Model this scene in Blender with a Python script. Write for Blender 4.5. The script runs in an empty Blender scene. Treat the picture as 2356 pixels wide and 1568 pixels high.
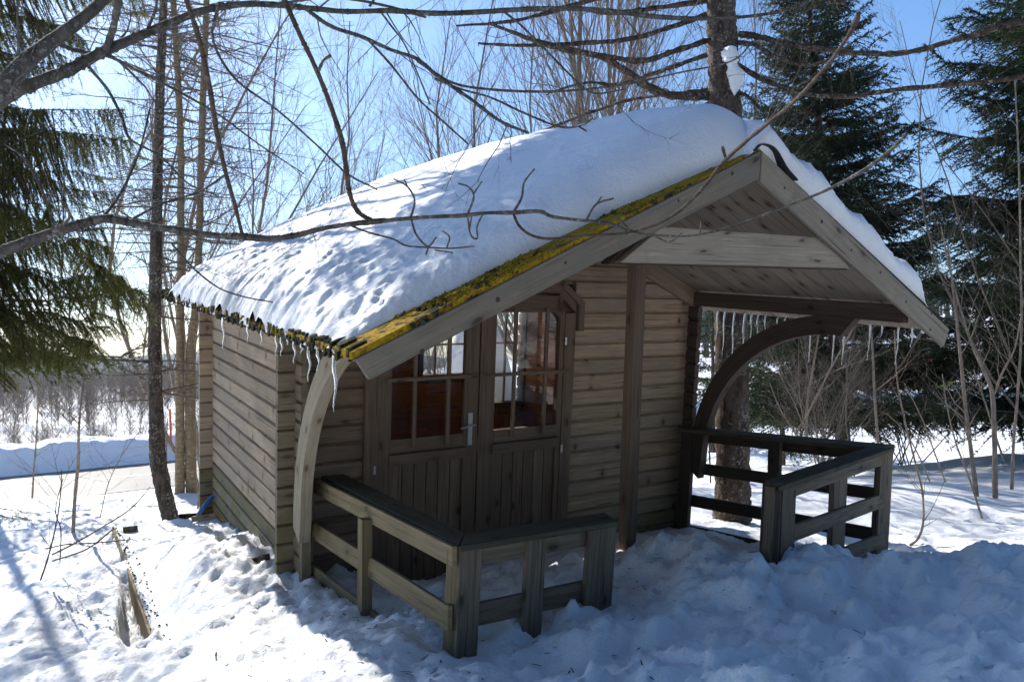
import bpy, math, random
import numpy as np
from mathutils import Matrix, Vector

# ------------------------------------------------------------------ camera, sky, sun, exposure
SC = bpy.context.scene
COL = SC.collection
EYE = 1.6
F = 1771.6            # focal length in units of the 2356-wide view used for all measurements
cam_d = bpy.data.cameras.new("camera"); cam = bpy.data.objects.new("camera", cam_d); COL.objects.link(cam)
cam.location = (0, 0, EYE); cam.rotation_euler = (math.radians(90), 0, 0)
cam_d.sensor_width = 23.5; cam_d.lens = 17.671; cam_d.clip_start = .05; cam_d.clip_end = 5000
cam_d.dof.use_dof = True; cam_d.dof.focus_distance = 5.0; cam_d.dof.aperture_fstop = 13.0
SC.camera = cam
SUN_AZ = -38.0        # degrees from +Y, negative to the left
SUN_EL = 38.0
world = bpy.data.worlds.new("World"); SC.world = world; world.use_nodes = True
wn = world.node_tree.nodes; wl = world.node_tree.links
sky = wn.new("ShaderNodeTexSky"); sky.sky_type = 'NISHITA'; sky.sun_disc = False
sky.sun_elevation = math.radians(SUN_EL); sky.sun_rotation = math.radians(SUN_AZ)
sky.altitude = 900; sky.air_density = 1.0; sky.dust_density = 0.35; sky.ozone_density = 4.0
hs = wn.new("ShaderNodeHueSaturation"); hs.inputs["Saturation"].default_value = 1.12; wl.new(sky.outputs[0], hs.inputs["Color"]); wl.new(hs.outputs[0], wn["Background"].inputs[0]); wn["Background"].inputs[1].default_value = 0.125
sd = bpy.data.lights.new("sun", 'SUN'); so = bpy.data.objects.new("sun", sd); COL.objects.link(so)
sd.energy = 5.0; sd.angle = math.radians(.5); sd.color = (1, .95, .87)
az, el = math.radians(SUN_AZ), math.radians(SUN_EL)
SUNV = Vector((math.sin(az)*math.cos(el), math.cos(az)*math.cos(el), math.sin(el)))
so.rotation_euler = SUNV.to_track_quat('Z', 'Y').to_euler()
SC.view_settings.view_transform = 'Standard'; SC.view_settings.look = 'None'
SC.view_settings.exposure = 0.66; SC.view_settings.gamma = 1
SC.cycles.max_bounces = 9; SC.cycles.diffuse_bounces = 6; SC.cycles.glossy_bounces = 3
SC.cycles.transmission_bounces = 6; SC.cycles.transparent_max_bounces = 12
SC.cycles.use_adaptive_sampling = True; SC.cycles.use_denoising = True
SC.cycles.sample_clamp_indirect = 4

rng = np.random.default_rng(7); random.seed(7)
A = np.array
def P(x, y, d):       # a point d metres in front of the lens, seen at (x, y)
    return A([d*(x-1178)/F, d, EYE-d*(y-784)/F])
RC = A([[0.84408671, -0.53499341, 0.03605103], [-0.02052808, -0.09942596, -0.99483319], [0.53581361, 0.83898542, -0.09490652]])
CC = A([-1.449414, -4.795703, 1.569008])
MC = Matrix(((RC[0][0], RC[0][1], RC[0][2], 0), (RC[2][0], RC[2][1], RC[2][2], 0), (-RC[1][0], -RC[1][1], -RC[1][2], 0), (0, 0, 0, 1)))
_o = MC @ Vector(tuple(-CC)); MCAB = Matrix.Translation(Vector((_o.x, _o.y, _o.z+EYE))) @ MC
def cab(x, y, z): return np.array(MCAB @ Vector((x, y, z)))

# ------------------------------------------------------------------ mesh helpers
class MB:
    def __init__(s): s.v = []; s.n = 0; s.f = []; s.tw = []
    def add(s, v, f, uv=None, mat=0, rnd=0.5):
        v = np.asarray(v, float).reshape(-1, 3); f = np.asarray(f, np.int64)
        if uv is None: uv = np.zeros((f.shape[0], f.shape[1], 2))
        s.v.append(v); s.f.append((f+s.n, np.asarray(uv, float), mat, rnd)); s.n += len(v)
    def build(s, name, mats, parent=None, smooth=False, bevel=0):
        if s.tw: a = s.tw; s.tw = []; needles(s, A([q[0] for q in a]), A([q[1] for q in a]), A([q[2] for q in a]), A([q[3] for q in a])*.8)
        me = bpy.data.meshes.new(name)
        V = np.concatenate(s.v); me.vertices.add(len(V)); me.vertices.foreach_set("co", V.ravel())
        li = np.concatenate([f.ravel() for f, u, m, r in s.f]); me.loops.add(len(li)); me.loops.foreach_set("vertex_index", li.astype(np.int32))
        tot = np.concatenate([np.full(len(f), f.shape[1]) for f, u, m, r in s.f]); st = np.concatenate([[0], np.cumsum(tot)[:-1]])
        me.polygons.add(len(tot)); me.polygons.foreach_set("loop_start", st.astype(np.int32)); me.polygons.foreach_set("loop_total", tot.astype(np.int32))
        me.polygons.foreach_set("material_index", np.concatenate([np.full(len(f), m) for f, u, m, r in s.f]).astype(np.int32))
        me.polygons.foreach_set("use_smooth", np.full(len(tot), bool(smooth)))
        uvl = me.uv_layers.new(name="UVMap"); uvl.data.foreach_set("uv", np.concatenate([u.reshape(-1, 2) for f, u, m, r in s.f]).ravel())
        at = me.attributes.new("rnd", 'FLOAT', 'CORNER')
        at.data.foreach_set("value", np.concatenate([np.broadcast_to(np.asarray(r, float).reshape(-1, 1) if np.ndim(r) else r, (len(f), f.shape[1])).ravel() for f, u, m, r in s.f]).astype(np.float32))
        me.update(calc_edges=True); me.validate()
        o = bpy.data.objects.new(name, me); COL.objects.link(o)
        for m in (mats if isinstance(mats, (list, tuple)) else [mats]): me.materials.append(m)
        if parent is not None: o.parent = parent
        if bevel:
            b = o.modifiers.new("bevel", 'BEVEL'); b.width = bevel; b.segments = 2; b.limit_method = 'ANGLE'
        return o
BOXF = A([[0, 1, 2, 3], [4, 7, 6, 5], [0, 4, 5, 1], [1, 5, 6, 2], [2, 6, 7, 3], [3, 7, 4, 0]])
def prism8(mb, c, mat=0):
    """c: 8 corners, 0-3 on end A and 4-7 on end B (same order); grain runs A->B"""
    c = np.asarray(c, float); L = np.linalg.norm(c[4]-c[0]); a = np.linalg.norm(c[1]-c[0]); b = np.linalg.norm(c[3]-c[0])
    ou, ov = rng.random()*50, rng.random()*50
    uv = np.zeros((6, 4, 2)); per = [0, a, a+b, 2*a+b, 2*a+2*b]
    uv[0] = A([[0, 0], [0.01, a], [b*.3, a], [b*.3, 0]]); uv[1] = A([[0, 0], [b*.3, 0], [b*.3, a], [0.01, a]])
    for k in range(4): uv[2+k] = A([[0, per[k]], [L, per[k]], [L, per[k+1]], [0, per[k+1]]])
    uv += A([ou, ov]); cen = c.mean(0); f = BOXF.copy()
    n = np.cross(c[1]-c[0], c[2]-c[0])
    if n @ (c[0]-cen) < 0: f = f[:, ::-1]; uv = uv[:, ::-1]
    mb.add(c, f, uv, mat, rng.random())
def plank(mb, p0, p1, w, t, up=(0, 0, 1), mat=0, off=(0, 0)):
    """board from p0 to p1 (centre line), w along up, t across"""
    p0 = A(p0, float); p1 = A(p1, float); d = p1-p0; d /= np.linalg.norm(d); up = A(up, float); s = np.cross(d, up); s /= np.linalg.norm(s); u = np.cross(s, d)
    q = [(-.5, -.5), (.5, -.5), (.5, .5), (-.5, .5)]
    prism8(mb, [p+u*w*a+s*t*b for p in (p0, p1) for a, b in q], mat)
def poly_prism(mb, pts, ax, a0, a1, mat=0):
    """polygon pts (2-D in the two other axes) extruded along axis ax from a0 to a1; grain along ax"""
    n = len(pts); oth = [i for i in range(3) if i != ax]; V = np.zeros((2*n, 3))
    for k, a in enumerate((a0, a1)):
        V[k*n:(k+1)*n, ax] = a; V[k*n:(k+1)*n, oth] = pts
    pr = np.concatenate([[0], np.cumsum(np.linalg.norm(np.roll(pts, -1, 0)-pts, axis=1))]); L = abs(a1-a0); o = A([rng.random()*50, rng.random()*50])
    F4 = A([[i, (i+1) % n, n+(i+1) % n, n+i] for i in range(n)]); U4 = A([[[0, pr[i]], [0, pr[i+1]], [L, pr[i+1]], [L, pr[i]]] for i in range(n)])+o
    ar = np.sum(pts[:, 0]*np.roll(pts[:, 1], -1)-np.roll(pts[:, 0], -1)*pts[:, 1]); flip = (ar < 0) ^ (ax == 1) ^ (a1 < a0)
    if not flip: pass
    else: F4 = F4[:, ::-1]; U4 = U4[:, ::-1]
    r = rng.random(); mb.add(V, F4, U4, mat, r)
    e0 = np.arange(n)[None]; e1 = (np.arange(n)+n)[None]; ue = (pts*A([.3, 1])+o)[None]
    for e, k in ((e0, 0), (e1, 1)):
        if (k == 0) ^ flip: mb.f.append((e[:, ::-1]+mb.n-2*n, ue[:, ::-1], mat, r))
        else: mb.f.append((e+mb.n-2*n, ue, mat, r))
def tube(mb, pts, rad, sides=5, mat=0, wob=0, cap=False):
    pts = np.asarray(pts, float); n = len(pts); rad = np.broadcast_to(np.asarray(rad, float), (n,)).copy()
    d = np.gradient(pts, axis=0); d /= np.maximum(np.linalg.norm(d, axis=1, keepdims=True), 1e-9)
    ref = A([0, 0, 1.]) if abs(d.mean(0)[2]) < .8 else A([1., 0, 0])
    s = np.cross(d, ref); s /= np.maximum(np.linalg.norm(s, axis=1, keepdims=True), 1e-9); u = np.cross(s, d)
    a = np.arange(sides)*2*math.pi/sides; R = rad[:, None]*np.ones(sides)
    if wob: R = R*(1+wob*(rng.random((n, sides))-.5))
    V = pts[:, None]+R[..., None]*(np.cos(a)[None, :, None]*s[:, None]+np.sin(a)[None, :, None]*u[:, None])
    i = np.arange(n-1)[:, None]; j = np.arange(sides)[None]; jn = (j+1) % sides
    f = np.stack([i*sides+j, i*sides+jn, (i+1)*sides+jn, (i+1)*sides+j], -1).reshape(-1, 4)
    ln = np.concatenate([[0], np.cumsum(np.linalg.norm(np.diff(pts, axis=0), axis=1))]); c = 2*math.pi*rad.mean()
    U = np.stack([np.stack([ln[i]+0*j, c*j/sides+0*i], -1), np.stack([ln[i]+0*j, c*(j+1)/sides+0*i], -1), np.stack([ln[i+1]+0*j, c*(j+1)/sides+0*i], -1), np.stack([ln[i+1]+0*j, c*j/sides+0*i], -1)], -2).reshape(-1, 4, 2)
    mb.add(V.reshape(-1, 3), f, U+rng.random()*30, mat, rng.random())
    if cap: mb.f.append(((np.arange(sides)+mb.n-sides)[None], np.zeros((1, sides, 2)), mat, .5))
def spl(pts, n=6):
    """Catmull-Rom through rows (any columns)"""
    p = np.asarray(pts, float); p = np.vstack([2*p[0]-p[1], p, 2*p[-1]-p[-2]]); out = []
    for i in range(1, len(p)-2):
        t = np.linspace(0, 1, n, endpoint=False)[:, None]
        out.append(.5*((2*p[i])+(-p[i-1]+p[i+1])*t+(2*p[i-1]-5*p[i]+4*p[i+1]-p[i+2])*t**2+(-p[i-1]+3*p[i]-3*p[i+1]+p[i+2])*t**3))
    out.append(p[-2][None]); return np.concatenate(out)
def tag(o, label=None, cat=None, group=None, kind=None):
    if label: o["label"] = label
    if cat: o["category"] = cat
    if group: o["group"] = group
    if kind: o["kind"] = kind
    return o
def empty(name, loc=(0, 0, 0), mw=None):
    o = bpy.data.objects.new(name, None); COL.objects.link(o); o.empty_display_size = .1
    if mw is not None: o.matrix_world = mw
    else: o.location = loc
    return o
# value noise, vectorised
_T = np.random.default_rng(3).random((256, 256))
def vn(x, y):
    xi = np.floor(x).astype(int); yi = np.floor(y).astype(int); fx = x-xi; fy = y-yi; fx = fx*fx*(3-2*fx); fy = fy*fy*(3-2*fy)
    g = lambda a, b: _T[a & 255, b & 255]
    return (g(xi, yi)*(1-fx)+g(xi+1, yi)*fx)*(1-fy)+(g(xi, yi+1)*(1-fx)+g(xi+1, yi+1)*fx)*fy
def fbm(x, y, o=4, g=.5):
    s = 0; a = 1; t = 0
    for k in range(o):
        s = s+a*(vn(x*2**k+17.3*k, y*2**k+9.1*k)-.5); t += a; a *= g
    return s/t*2
def sstep(a, b, x):
    t = np.clip((x-a)/(b-a), 0, 1); return t*t*(3-2*t)

# ------------------------------------------------------------------ materials
class NT:
    def __init__(s, name):
        s.m = bpy.data.materials.new(name); s.m.use_nodes = True; s.n = s.m.node_tree.nodes; s.l = s.m.node_tree.links
        s.b = s.n["Principled BSDF"]
    def node(s, t, **k):
        x = s.n.new(t)
        for a, b in k.items(): setattr(x, a, b)
        return x
    def link(s, a, b): s.l.new(a, b)
    def noise(s, vec, scale, det=4, rough=.55, dist=0):
        x = s.node("ShaderNodeTexNoise"); x.inputs["Scale"].default_value = scale; x.inputs["Detail"].default_value = det
        x.inputs["Roughness"].default_value = rough; x.inputs["Distortion"].default_value = dist
        if vec: s.link(vec, x.inputs["Vector"])
        return x.outputs["Fac"]
    def mapping(s, vec, scale):
        x = s.node("ShaderNodeMapping"); x.inputs["Scale"].default_value = scale; s.link(vec, x.inputs["Vector"]); return x.outputs[0]
    def ramp(s, fac, stops):
        x = s.node("ShaderNodeValToRGB"); e = x.color_ramp.elements
        while len(e) < len(stops): e.new(.5)
        for i, (p, c) in enumerate(stops): e[i].position = p; e[i].color = (*c, 1) if len(c) == 3 else c
        s.link(fac, x.inputs[0]); return x.outputs[0]
    def mix(s, fac, a, b, mode='MIX'):
        x = s.node("ShaderNodeMix", data_type='RGBA', blend_type=mode)
        for sock, v in ((x.inputs[0], fac), (x.inputs[6], a), (x.inputs[7], b)):
            if isinstance(v, (int, float)): sock.default_value = v
            elif isinstance(v, tuple): sock.default_value = (*v, 1) if len(v) == 3 else v
            else: s.link(v, sock)
        return x.outputs[2]
    def math(s, op, a, b=0):
        x = s.node("ShaderNodeMath", operation=op)
        for sock, v in ((x.inputs[0], a), (x.inputs[1], b)):
            if isinstance(v, (int, float)): sock.default_value = v
            else: s.link(v, sock)
        return x.outputs[0]
    def bump(s, h, st, dist=.01):
        x = s.node("ShaderNodeBump"); x.inputs["Strength"].default_value = st; x.inputs["Distance"].default_value = dist
        s.link(h, x.inputs["Height"]); s.link(x.outputs[0], s.b.inputs["Normal"]); return x
    def out(s, col, rough=.8, spec=.3):
        if isinstance(col, tuple): s.b.inputs["Base Color"].default_value = (*col, 1)
        else: s.link(col, s.b.inputs["Base Color"])
        s.b.inputs["Roughness"].default_value = rough; s.b.inputs["Specular IOR Level"].default_value = spec
        return s.m
def wood(name, c1, c2, knot=(.06, .035, .02), moss=None, mossamt=0, knots=1.0, grey=None, ksc=(3.4, 7.5)):
    t = NT(name); uv = t.node("ShaderNodeTexCoord").outputs["UV"]; at = t.node("ShaderNodeAttribute", attribute_name="rnd").outputs["Fac"]
    g = t.noise(t.mapping(uv, (1.0, 26, 1)), 1.8, 6, .68, .8); g2 = t.noise(t.mapping(uv, (6, 260, 1)), 1.0, 2)
    big = t.noise(t.mapping(uv, (1.5, 4, 1)), 1.5, 3)
    col = t.mix(t.ramp(g, [(.34, (0, 0, 0)), (.66, (1, 1, 1))]), c1, c2)
    if grey: col = t.mix(t.ramp(big, [(.42, (0, 0, 0)), (.62, (1, 1, 1))]), col, grey)
    br = t.math('ADD', t.math('MULTIPLY', at, .32), .84); bc = t.node("ShaderNodeCombineColor")
    for k in range(3): t.link(br, bc.inputs[k])
    col = t.mix(1.0, col, bc.outputs[0], 'MULTIPLY')
    col = t.mix(t.math('MULTIPLY', t.ramp(g2, [(.45, (0, 0, 0)), (.75, (1, 1, 1))]), .35), col, tuple(a*.55 for a in c1))
    vo = t.node("ShaderNodeTexVoronoi", voronoi_dimensions='2D'); vo.inputs["Scale"].default_value = 1.0; t.link(t.mapping(uv, (*ksc, 1)), vo.inputs["Vector"])
    vm = t.node("ShaderNodeSeparateColor"); t.link(vo.outputs["Color"], vm.inputs[0])
    kk = t.math('MULTIPLY', t.ramp(vo.outputs["Distance"], [(.06, (1, 1, 1)), (.13, (0, 0, 0))]), t.math('GREATER_THAN', vm.outputs[0], 1-.55*knots))
    # soft bark-like streaks round each knot
    k2 = t.math('MULTIPLY', t.ramp(vo.outputs["Distance"], [(.08, (1, 1, 1)), (.34, (0, 0, 0))]), t.math('GREATER_THAN', vm.outputs[0], 1-.55*knots))
    col = t.mix(t.math('MULTIPLY', k2, .38), col, tuple(a*1.6 for a in knot)); col = t.mix(t.math('MULTIPLY', kk, .85), col, knot)
    ck = t.noise(t.mapping(uv, (.9, 38, 1)), 1.7, 2, .4, .3); col = t.mix(t.math('MULTIPLY', t.ramp(ck, [(.66, (0, 0, 0)), (.69, (1, 1, 1))]), .75), col, tuple(a*.8 for a in knot))
    stn = t.noise(t.node("ShaderNodeTexCoord").outputs["Object"], 1.7, 4, .6); col = t.mix(t.math('MULTIPLY', t.ramp(stn, [(.5, (0, 0, 0)), (.7, (1, 1, 1))]), .35), col, tuple(a*.6 for a in c1))
    if moss:
        mn = t.noise(t.node("ShaderNodeTexCoord").outputs["Object"], 5, 6, .65)
        col = t.mix(t.ramp(mn, [(.62-mossamt*.3, (0, 0, 0)), (.8-mossamt*.3, (1, 1, 1))]), col, moss)
    t.bump(t.math('ADD', g, t.math('MULTIPLY', g2, .4)), .35, .004)
    return t.out(col, .82, .25)
M = {}
M['wall'] = wood('wall_wood', (.24, .165, .10), (.52, .375, .245), (.08, .035, .018), grey=(.33, .25, .18), knots=.5, ksc=(6.2, 4.2))
M['sidewall'] = wood('weathered_side_wood', (.26, .19, .13), (.45, .35, .245), (.11, .065, .04), knots=.8, grey=(.31, .25, .19), ksc=(6.2, 4.2))
M['mosswall'] = wood('mossy_wall_wood', (.15, .125, .085), (.22, .19, .12), (.07, .05, .03), moss=(.15, .125, .03), mossamt=.5)
M['logend'] = wood('log_end_wood', (.15, .12, .08), (.25, .20, .135), (.07, .05, .035), moss=(.12, .12, .05), mossamt=.3)
M['door'] = wood('door_wood', (.13, .085, .058), (.21, .145, .10), (.05, .03, .02), knots=.45)
M['darkwood'] = wood('dark_beam_wood', (.065, .045, .034), (.10, .072, .055), (.03, .02, .015), knots=.3)  # dark tone holds the backlit shade of right brace, purlins and inner rails
M['fascia'] = wood('grey_fascia_wood', (.13, .108, .08), (.26, .22, .165), (.045, .035, .028), moss=(.13, .14, .09), mossamt=.12, grey=(.175, .155, .125), knots=.6)
M['fascia2'] = wood('pale_fascia_wood', (.24, .20, .15), (.42, .36, .28), (.07, .05, .04), moss=(.17, .17, .11), mossamt=.12, grey=(.31, .26, .195), knots=.6)
M['soffit'] = wood('soffit_wood', (.32, .255, .19), (.41, .335, .255), (.05, .03, .02), knots=1.1)
M['railold'] = wood('olive_rail_wood', (.16, .12, .065), (.28, .22, .125), (.07, .05, .03), moss=(.14, .13, .05), mossamt=.15)
M['railgrey'] = wood('grey_rail_wood', (.11, .082, .056), (.245, .19, .13), (.04, .032, .026), knots=1)
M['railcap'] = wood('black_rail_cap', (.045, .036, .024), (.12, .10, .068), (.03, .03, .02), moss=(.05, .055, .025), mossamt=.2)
M['arch'] = wood('pale_arch_wood', (.26, .215, .15), (.40, .34, .25), (.12, .08, .05), knots=1.2)
M['interior'] = wood('interior_wood', (.38, .14, .045), (.52, .21, .075), (.05, .03, .02), knots=.5)
def snowmat(name, lump=1.0, tint=(.86, .88, .91)):
    t = NT(name); oc = t.node("ShaderNodeTexCoord").outputs["Object"]
    a = t.noise(oc, 14, 5, .6); b = t.noise(oc, 70, 4, .65); c = t.noise(oc, 260, 2)
    h = t.math('ADD', t.math('MULTIPLY', a, .9*lump), t.math('ADD', t.math('MULTIPLY', b, .32), t.math('MULTIPLY', c, .1)))
    t.bump(h, .55, .035)
    # meltwater dirt and needles: sparse grey-brown flecks
    d = t.noise(oc, 34, 3, .5); d2 = t.noise(oc, 1.6, 2)
    col = t.mix(t.math('MULTIPLY', t.ramp(d, [(.70, (0, 0, 0)), (.76, (1, 1, 1))]), t.ramp(d2, [(.45, (0, 0, 0)), (.65, (.5, .5, .5))])), tint, (.45, .40, .36))
    t.b.inputs["Subsurface Weight"].default_value = 0.0
    return t.out(col, .55, .35)
M['snow'] = snowmat('snow'); M['roofsnow'] = snowmat('roof_snow', .5)
def bark(name, c1, c2, c3, sc=18, bands=False, moss=None):
    t = NT(name); oc = t.node("ShaderNodeTexCoord").outputs["Object"]
    a = t.noise(t.mapping(oc, (1, 1, .45) if not bands else (1, 1, 6)), sc, 6, .7); b = t.noise(oc, sc*2.2, 4, .6)
    col = t.mix(t.ramp(a, [(.38, (0, 0, 0)), (.62, (1, 1, 1))]), c1, c2); col = t.mix(t.math('MULTIPLY', t.ramp(b, [(.54, (0, 0, 0)), (.62, (1, 1, 1))]), t.ramp(t.noise(oc, sc*.3, 3), [(.42, (0, 0, 0)), (.6, (1, 1, 1))])), col, c3)
    if moss: col = t.mix(t.ramp(t.noise(oc, 6, 5, .6), [(.5, (0, 0, 0)), (.62, (1, 1, 1))]), col, moss)
    t.bump(t.math('ADD', a, t.math('MULTIPLY', b, .5)), .8, .02); return t.out(col, .9, .2)
M['bark'] = bark('lichen_bark', (.035, .026, .02), (.12, .095, .075), (.34, .34, .30), 20)
M['barkbrown'] = bark('larch_bark', (.03, .02, .016), (.11, .08, .06), (.27, .26, .22), 16)
M['barkbirch'] = bark('smooth_banded_bark', (.19, .135, .075), (.33, .25, .15), (.44, .36, .25), 12, True)
M['barkmoss'] = bark('mossy_bark', (.06, .045, .03), (.13, .11, .06), (.2, .19, .14), 16, moss=(.10, .10, .025))
M['limb'] = bark('foreground_limb_bark', (.055, .05, .045), (.14, .13, .115), (.27, .27, .255), 30)
M['twig'] = bark('twig_bark', (.10, .075, .055), (.19, .15, .115), (.26, .22, .18), 30)
M['twigpale'] = bark('pale_twig_bark', (.18, .14, .11), (.31, .25, .195), (.42, .36, .29), 30)
M['twigdark'] = bark('dark_twig_bark', (.05, .035, .028), (.10, .075, .06), (.15, .12, .09), 30)
def leafmat(name, c1, c2, trans=.3):
    t = NT(name); at = t.node("ShaderNodeAttribute", attribute_name="rnd").outputs["Fac"]
    col = t.ramp(at, [(0, c1), (1, c2)]); m = t.out(col, .6, .3)
    tr = t.node("ShaderNodeBsdfTranslucent"); t.link(col, tr.inputs[0]); mx = t.node("ShaderNodeMixShader"); mx.inputs[0].default_value = trans
    t.link(t.b.outputs[0], mx.inputs[1]); t.link(tr.outputs[0], mx.inputs[2]); t.link(mx.outputs[0], t.n["Material Output"].inputs[0]); return m
M['needle'] = leafmat('spruce_needles', (.012, .028, .010), (.045, .075, .022))
M['needlenear'] = leafmat('near_spruce_needles', (.045, .055, .013), (.19, .185, .04), .5)
def plain(name, c, rough=.5, metal=0, spec=.5):
    t = NT(name); t.b.inputs["Metallic"].default_value = metal; n = t.noise(t.node("ShaderNodeTexCoord").outputs["Object"], 25, 3)
    return t.out(t.mix(t.ramp(n, [(.3, (0, 0, 0)), (.7, (1, 1, 1))]), tuple(a*.85 for a in c), tuple(min(1, a*1.1) for a in c)), rough, spec)
M['steel'] = plain('brushed_steel', (.55, .55, .55), .35, .9)
M['blue'] = plain('blue_paint', (.02, .10, .32), .4); M['red'] = plain('red_enamel', (.65, .02, .02), .4)
M['white'] = plain('white_enamel', (.8, .8, .8), .4); M['orange'] = plain('orange_plastic', (.85, .14, .02), .5)
M['felt'] = plain('black_roofing_felt', (.028, .027, .025), .9); M['nail'] = plain('dark_nail', (.03, .028, .025), .7)
def mossfelt():
    t = NT('mossy_felt'); oc = t.node("ShaderNodeTexCoord").outputs["Object"]; a = t.noise(oc, 26, 6, .7); b = t.noise(oc, 5, 4, .6)
    lich = t.mix(t.ramp(t.noise(oc, 60, 3), [(.4, (0, 0, 0)), (.6, (1, 1, 1))]), (.26, .16, .01), (.46, .29, .02))
    f = t.ramp(t.math('ADD', t.math('MULTIPLY', a, .6), t.math('MULTIPLY', b, .4)), [(.42, (0, 0, 0)), (.49, (1, 1, 1))])
    col = t.mix(f, (.028, .028, .025), lich); t.bump(a, .9, .02); return t.out(col, .95, .1)
M['lichen'] = mossfelt()
M['darkmoss'] = bark('dark_mossy_felt', (.025, .024, .018), (.05, .045, .03), (.20, .14, .02), 30)
def greenmoss():
    t = NT('green_moss_shingle'); oc = t.node("ShaderNodeTexCoord").outputs["Object"]; a = t.noise(oc, 22, 6, .7)
    col = t.ramp(a, [(.50, (.016, .015, .012)), (.58, (.07, .07, .012)), (.70, (.20, .17, .02))]); t.bump(a, 1, .02); return t.out(col, .95, .1)
M['moss'] = greenmoss()
def glass():
    t = NT('window_glass'); tr = t.node("ShaderNodeBsdfTransparent"); tr.inputs[0].default_value = (.86, .87, .87, 1); gl = t.node("ShaderNodeBsdfGlossy"); gl.inputs["Roughness"].default_value = .015
    fr = t.node("ShaderNodeFresnel"); fr.inputs[0].default_value = 1.55; mx = t.node("ShaderNodeMixShader")
    t.link(fr.outputs[0], mx.inputs[0]); t.link(tr.outputs[0], mx.inputs[1]); t.link(gl.outputs[0], mx.inputs[2]); t.link(mx.outputs[0], t.n["Material Output"].inputs[0]); return t.m
M['glass'] = glass()
def ice():
    t = NT('ice'); t.b.inputs["Transmission Weight"].default_value = .9; t.b.inputs["IOR"].default_value = 1.31; return t.out((.93, .96, 1.0), .06, .5)
M['ice'] = ice()
def asphalt():
    t = NT('wet_asphalt'); oc = t.node("ShaderNodeTexCoord").outputs["Object"]; a = t.noise(oc, 60, 4, .7); b = t.noise(oc, .6, 4)
    col = t.mix(t.ramp(b, [(.35, (0, 0, 0)), (.65, (1, 1, 1))]), (.16, .14, .12), (.23, .21, .185)); col = t.mix(t.math('MULTIPLY', a, .3), col, (.1, .095, .09)); t.bump(a, .3, .01); return t.out(col, .6, .4)
M['asphalt'] = asphalt()
def farwood(name, c1, c2, sc=.5):
    t = NT(name); oc = t.node("ShaderNodeTexCoord").outputs["Object"]; a = t.noise(oc, sc, 6, .7)
    return t.out(t.mix(t.ramp(a, [(.38, (0, 0, 0)), (.6, (1, 1, 1))]), c1, c2), 1, 0)
M['fartree'] = farwood('far_conifer', (.02, .03, .02), (.045, .06, .035), .6)
M['farbare'] = farwood('far_bare_wood', (.12, .09, .07), (.24, .195, .155), .7)
M['chalet'] = plain('chalet_timber', (.30, .13, .05), .8); M['yellow'] = plain('yellow_render', (.62, .45, .10), .8)

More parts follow.
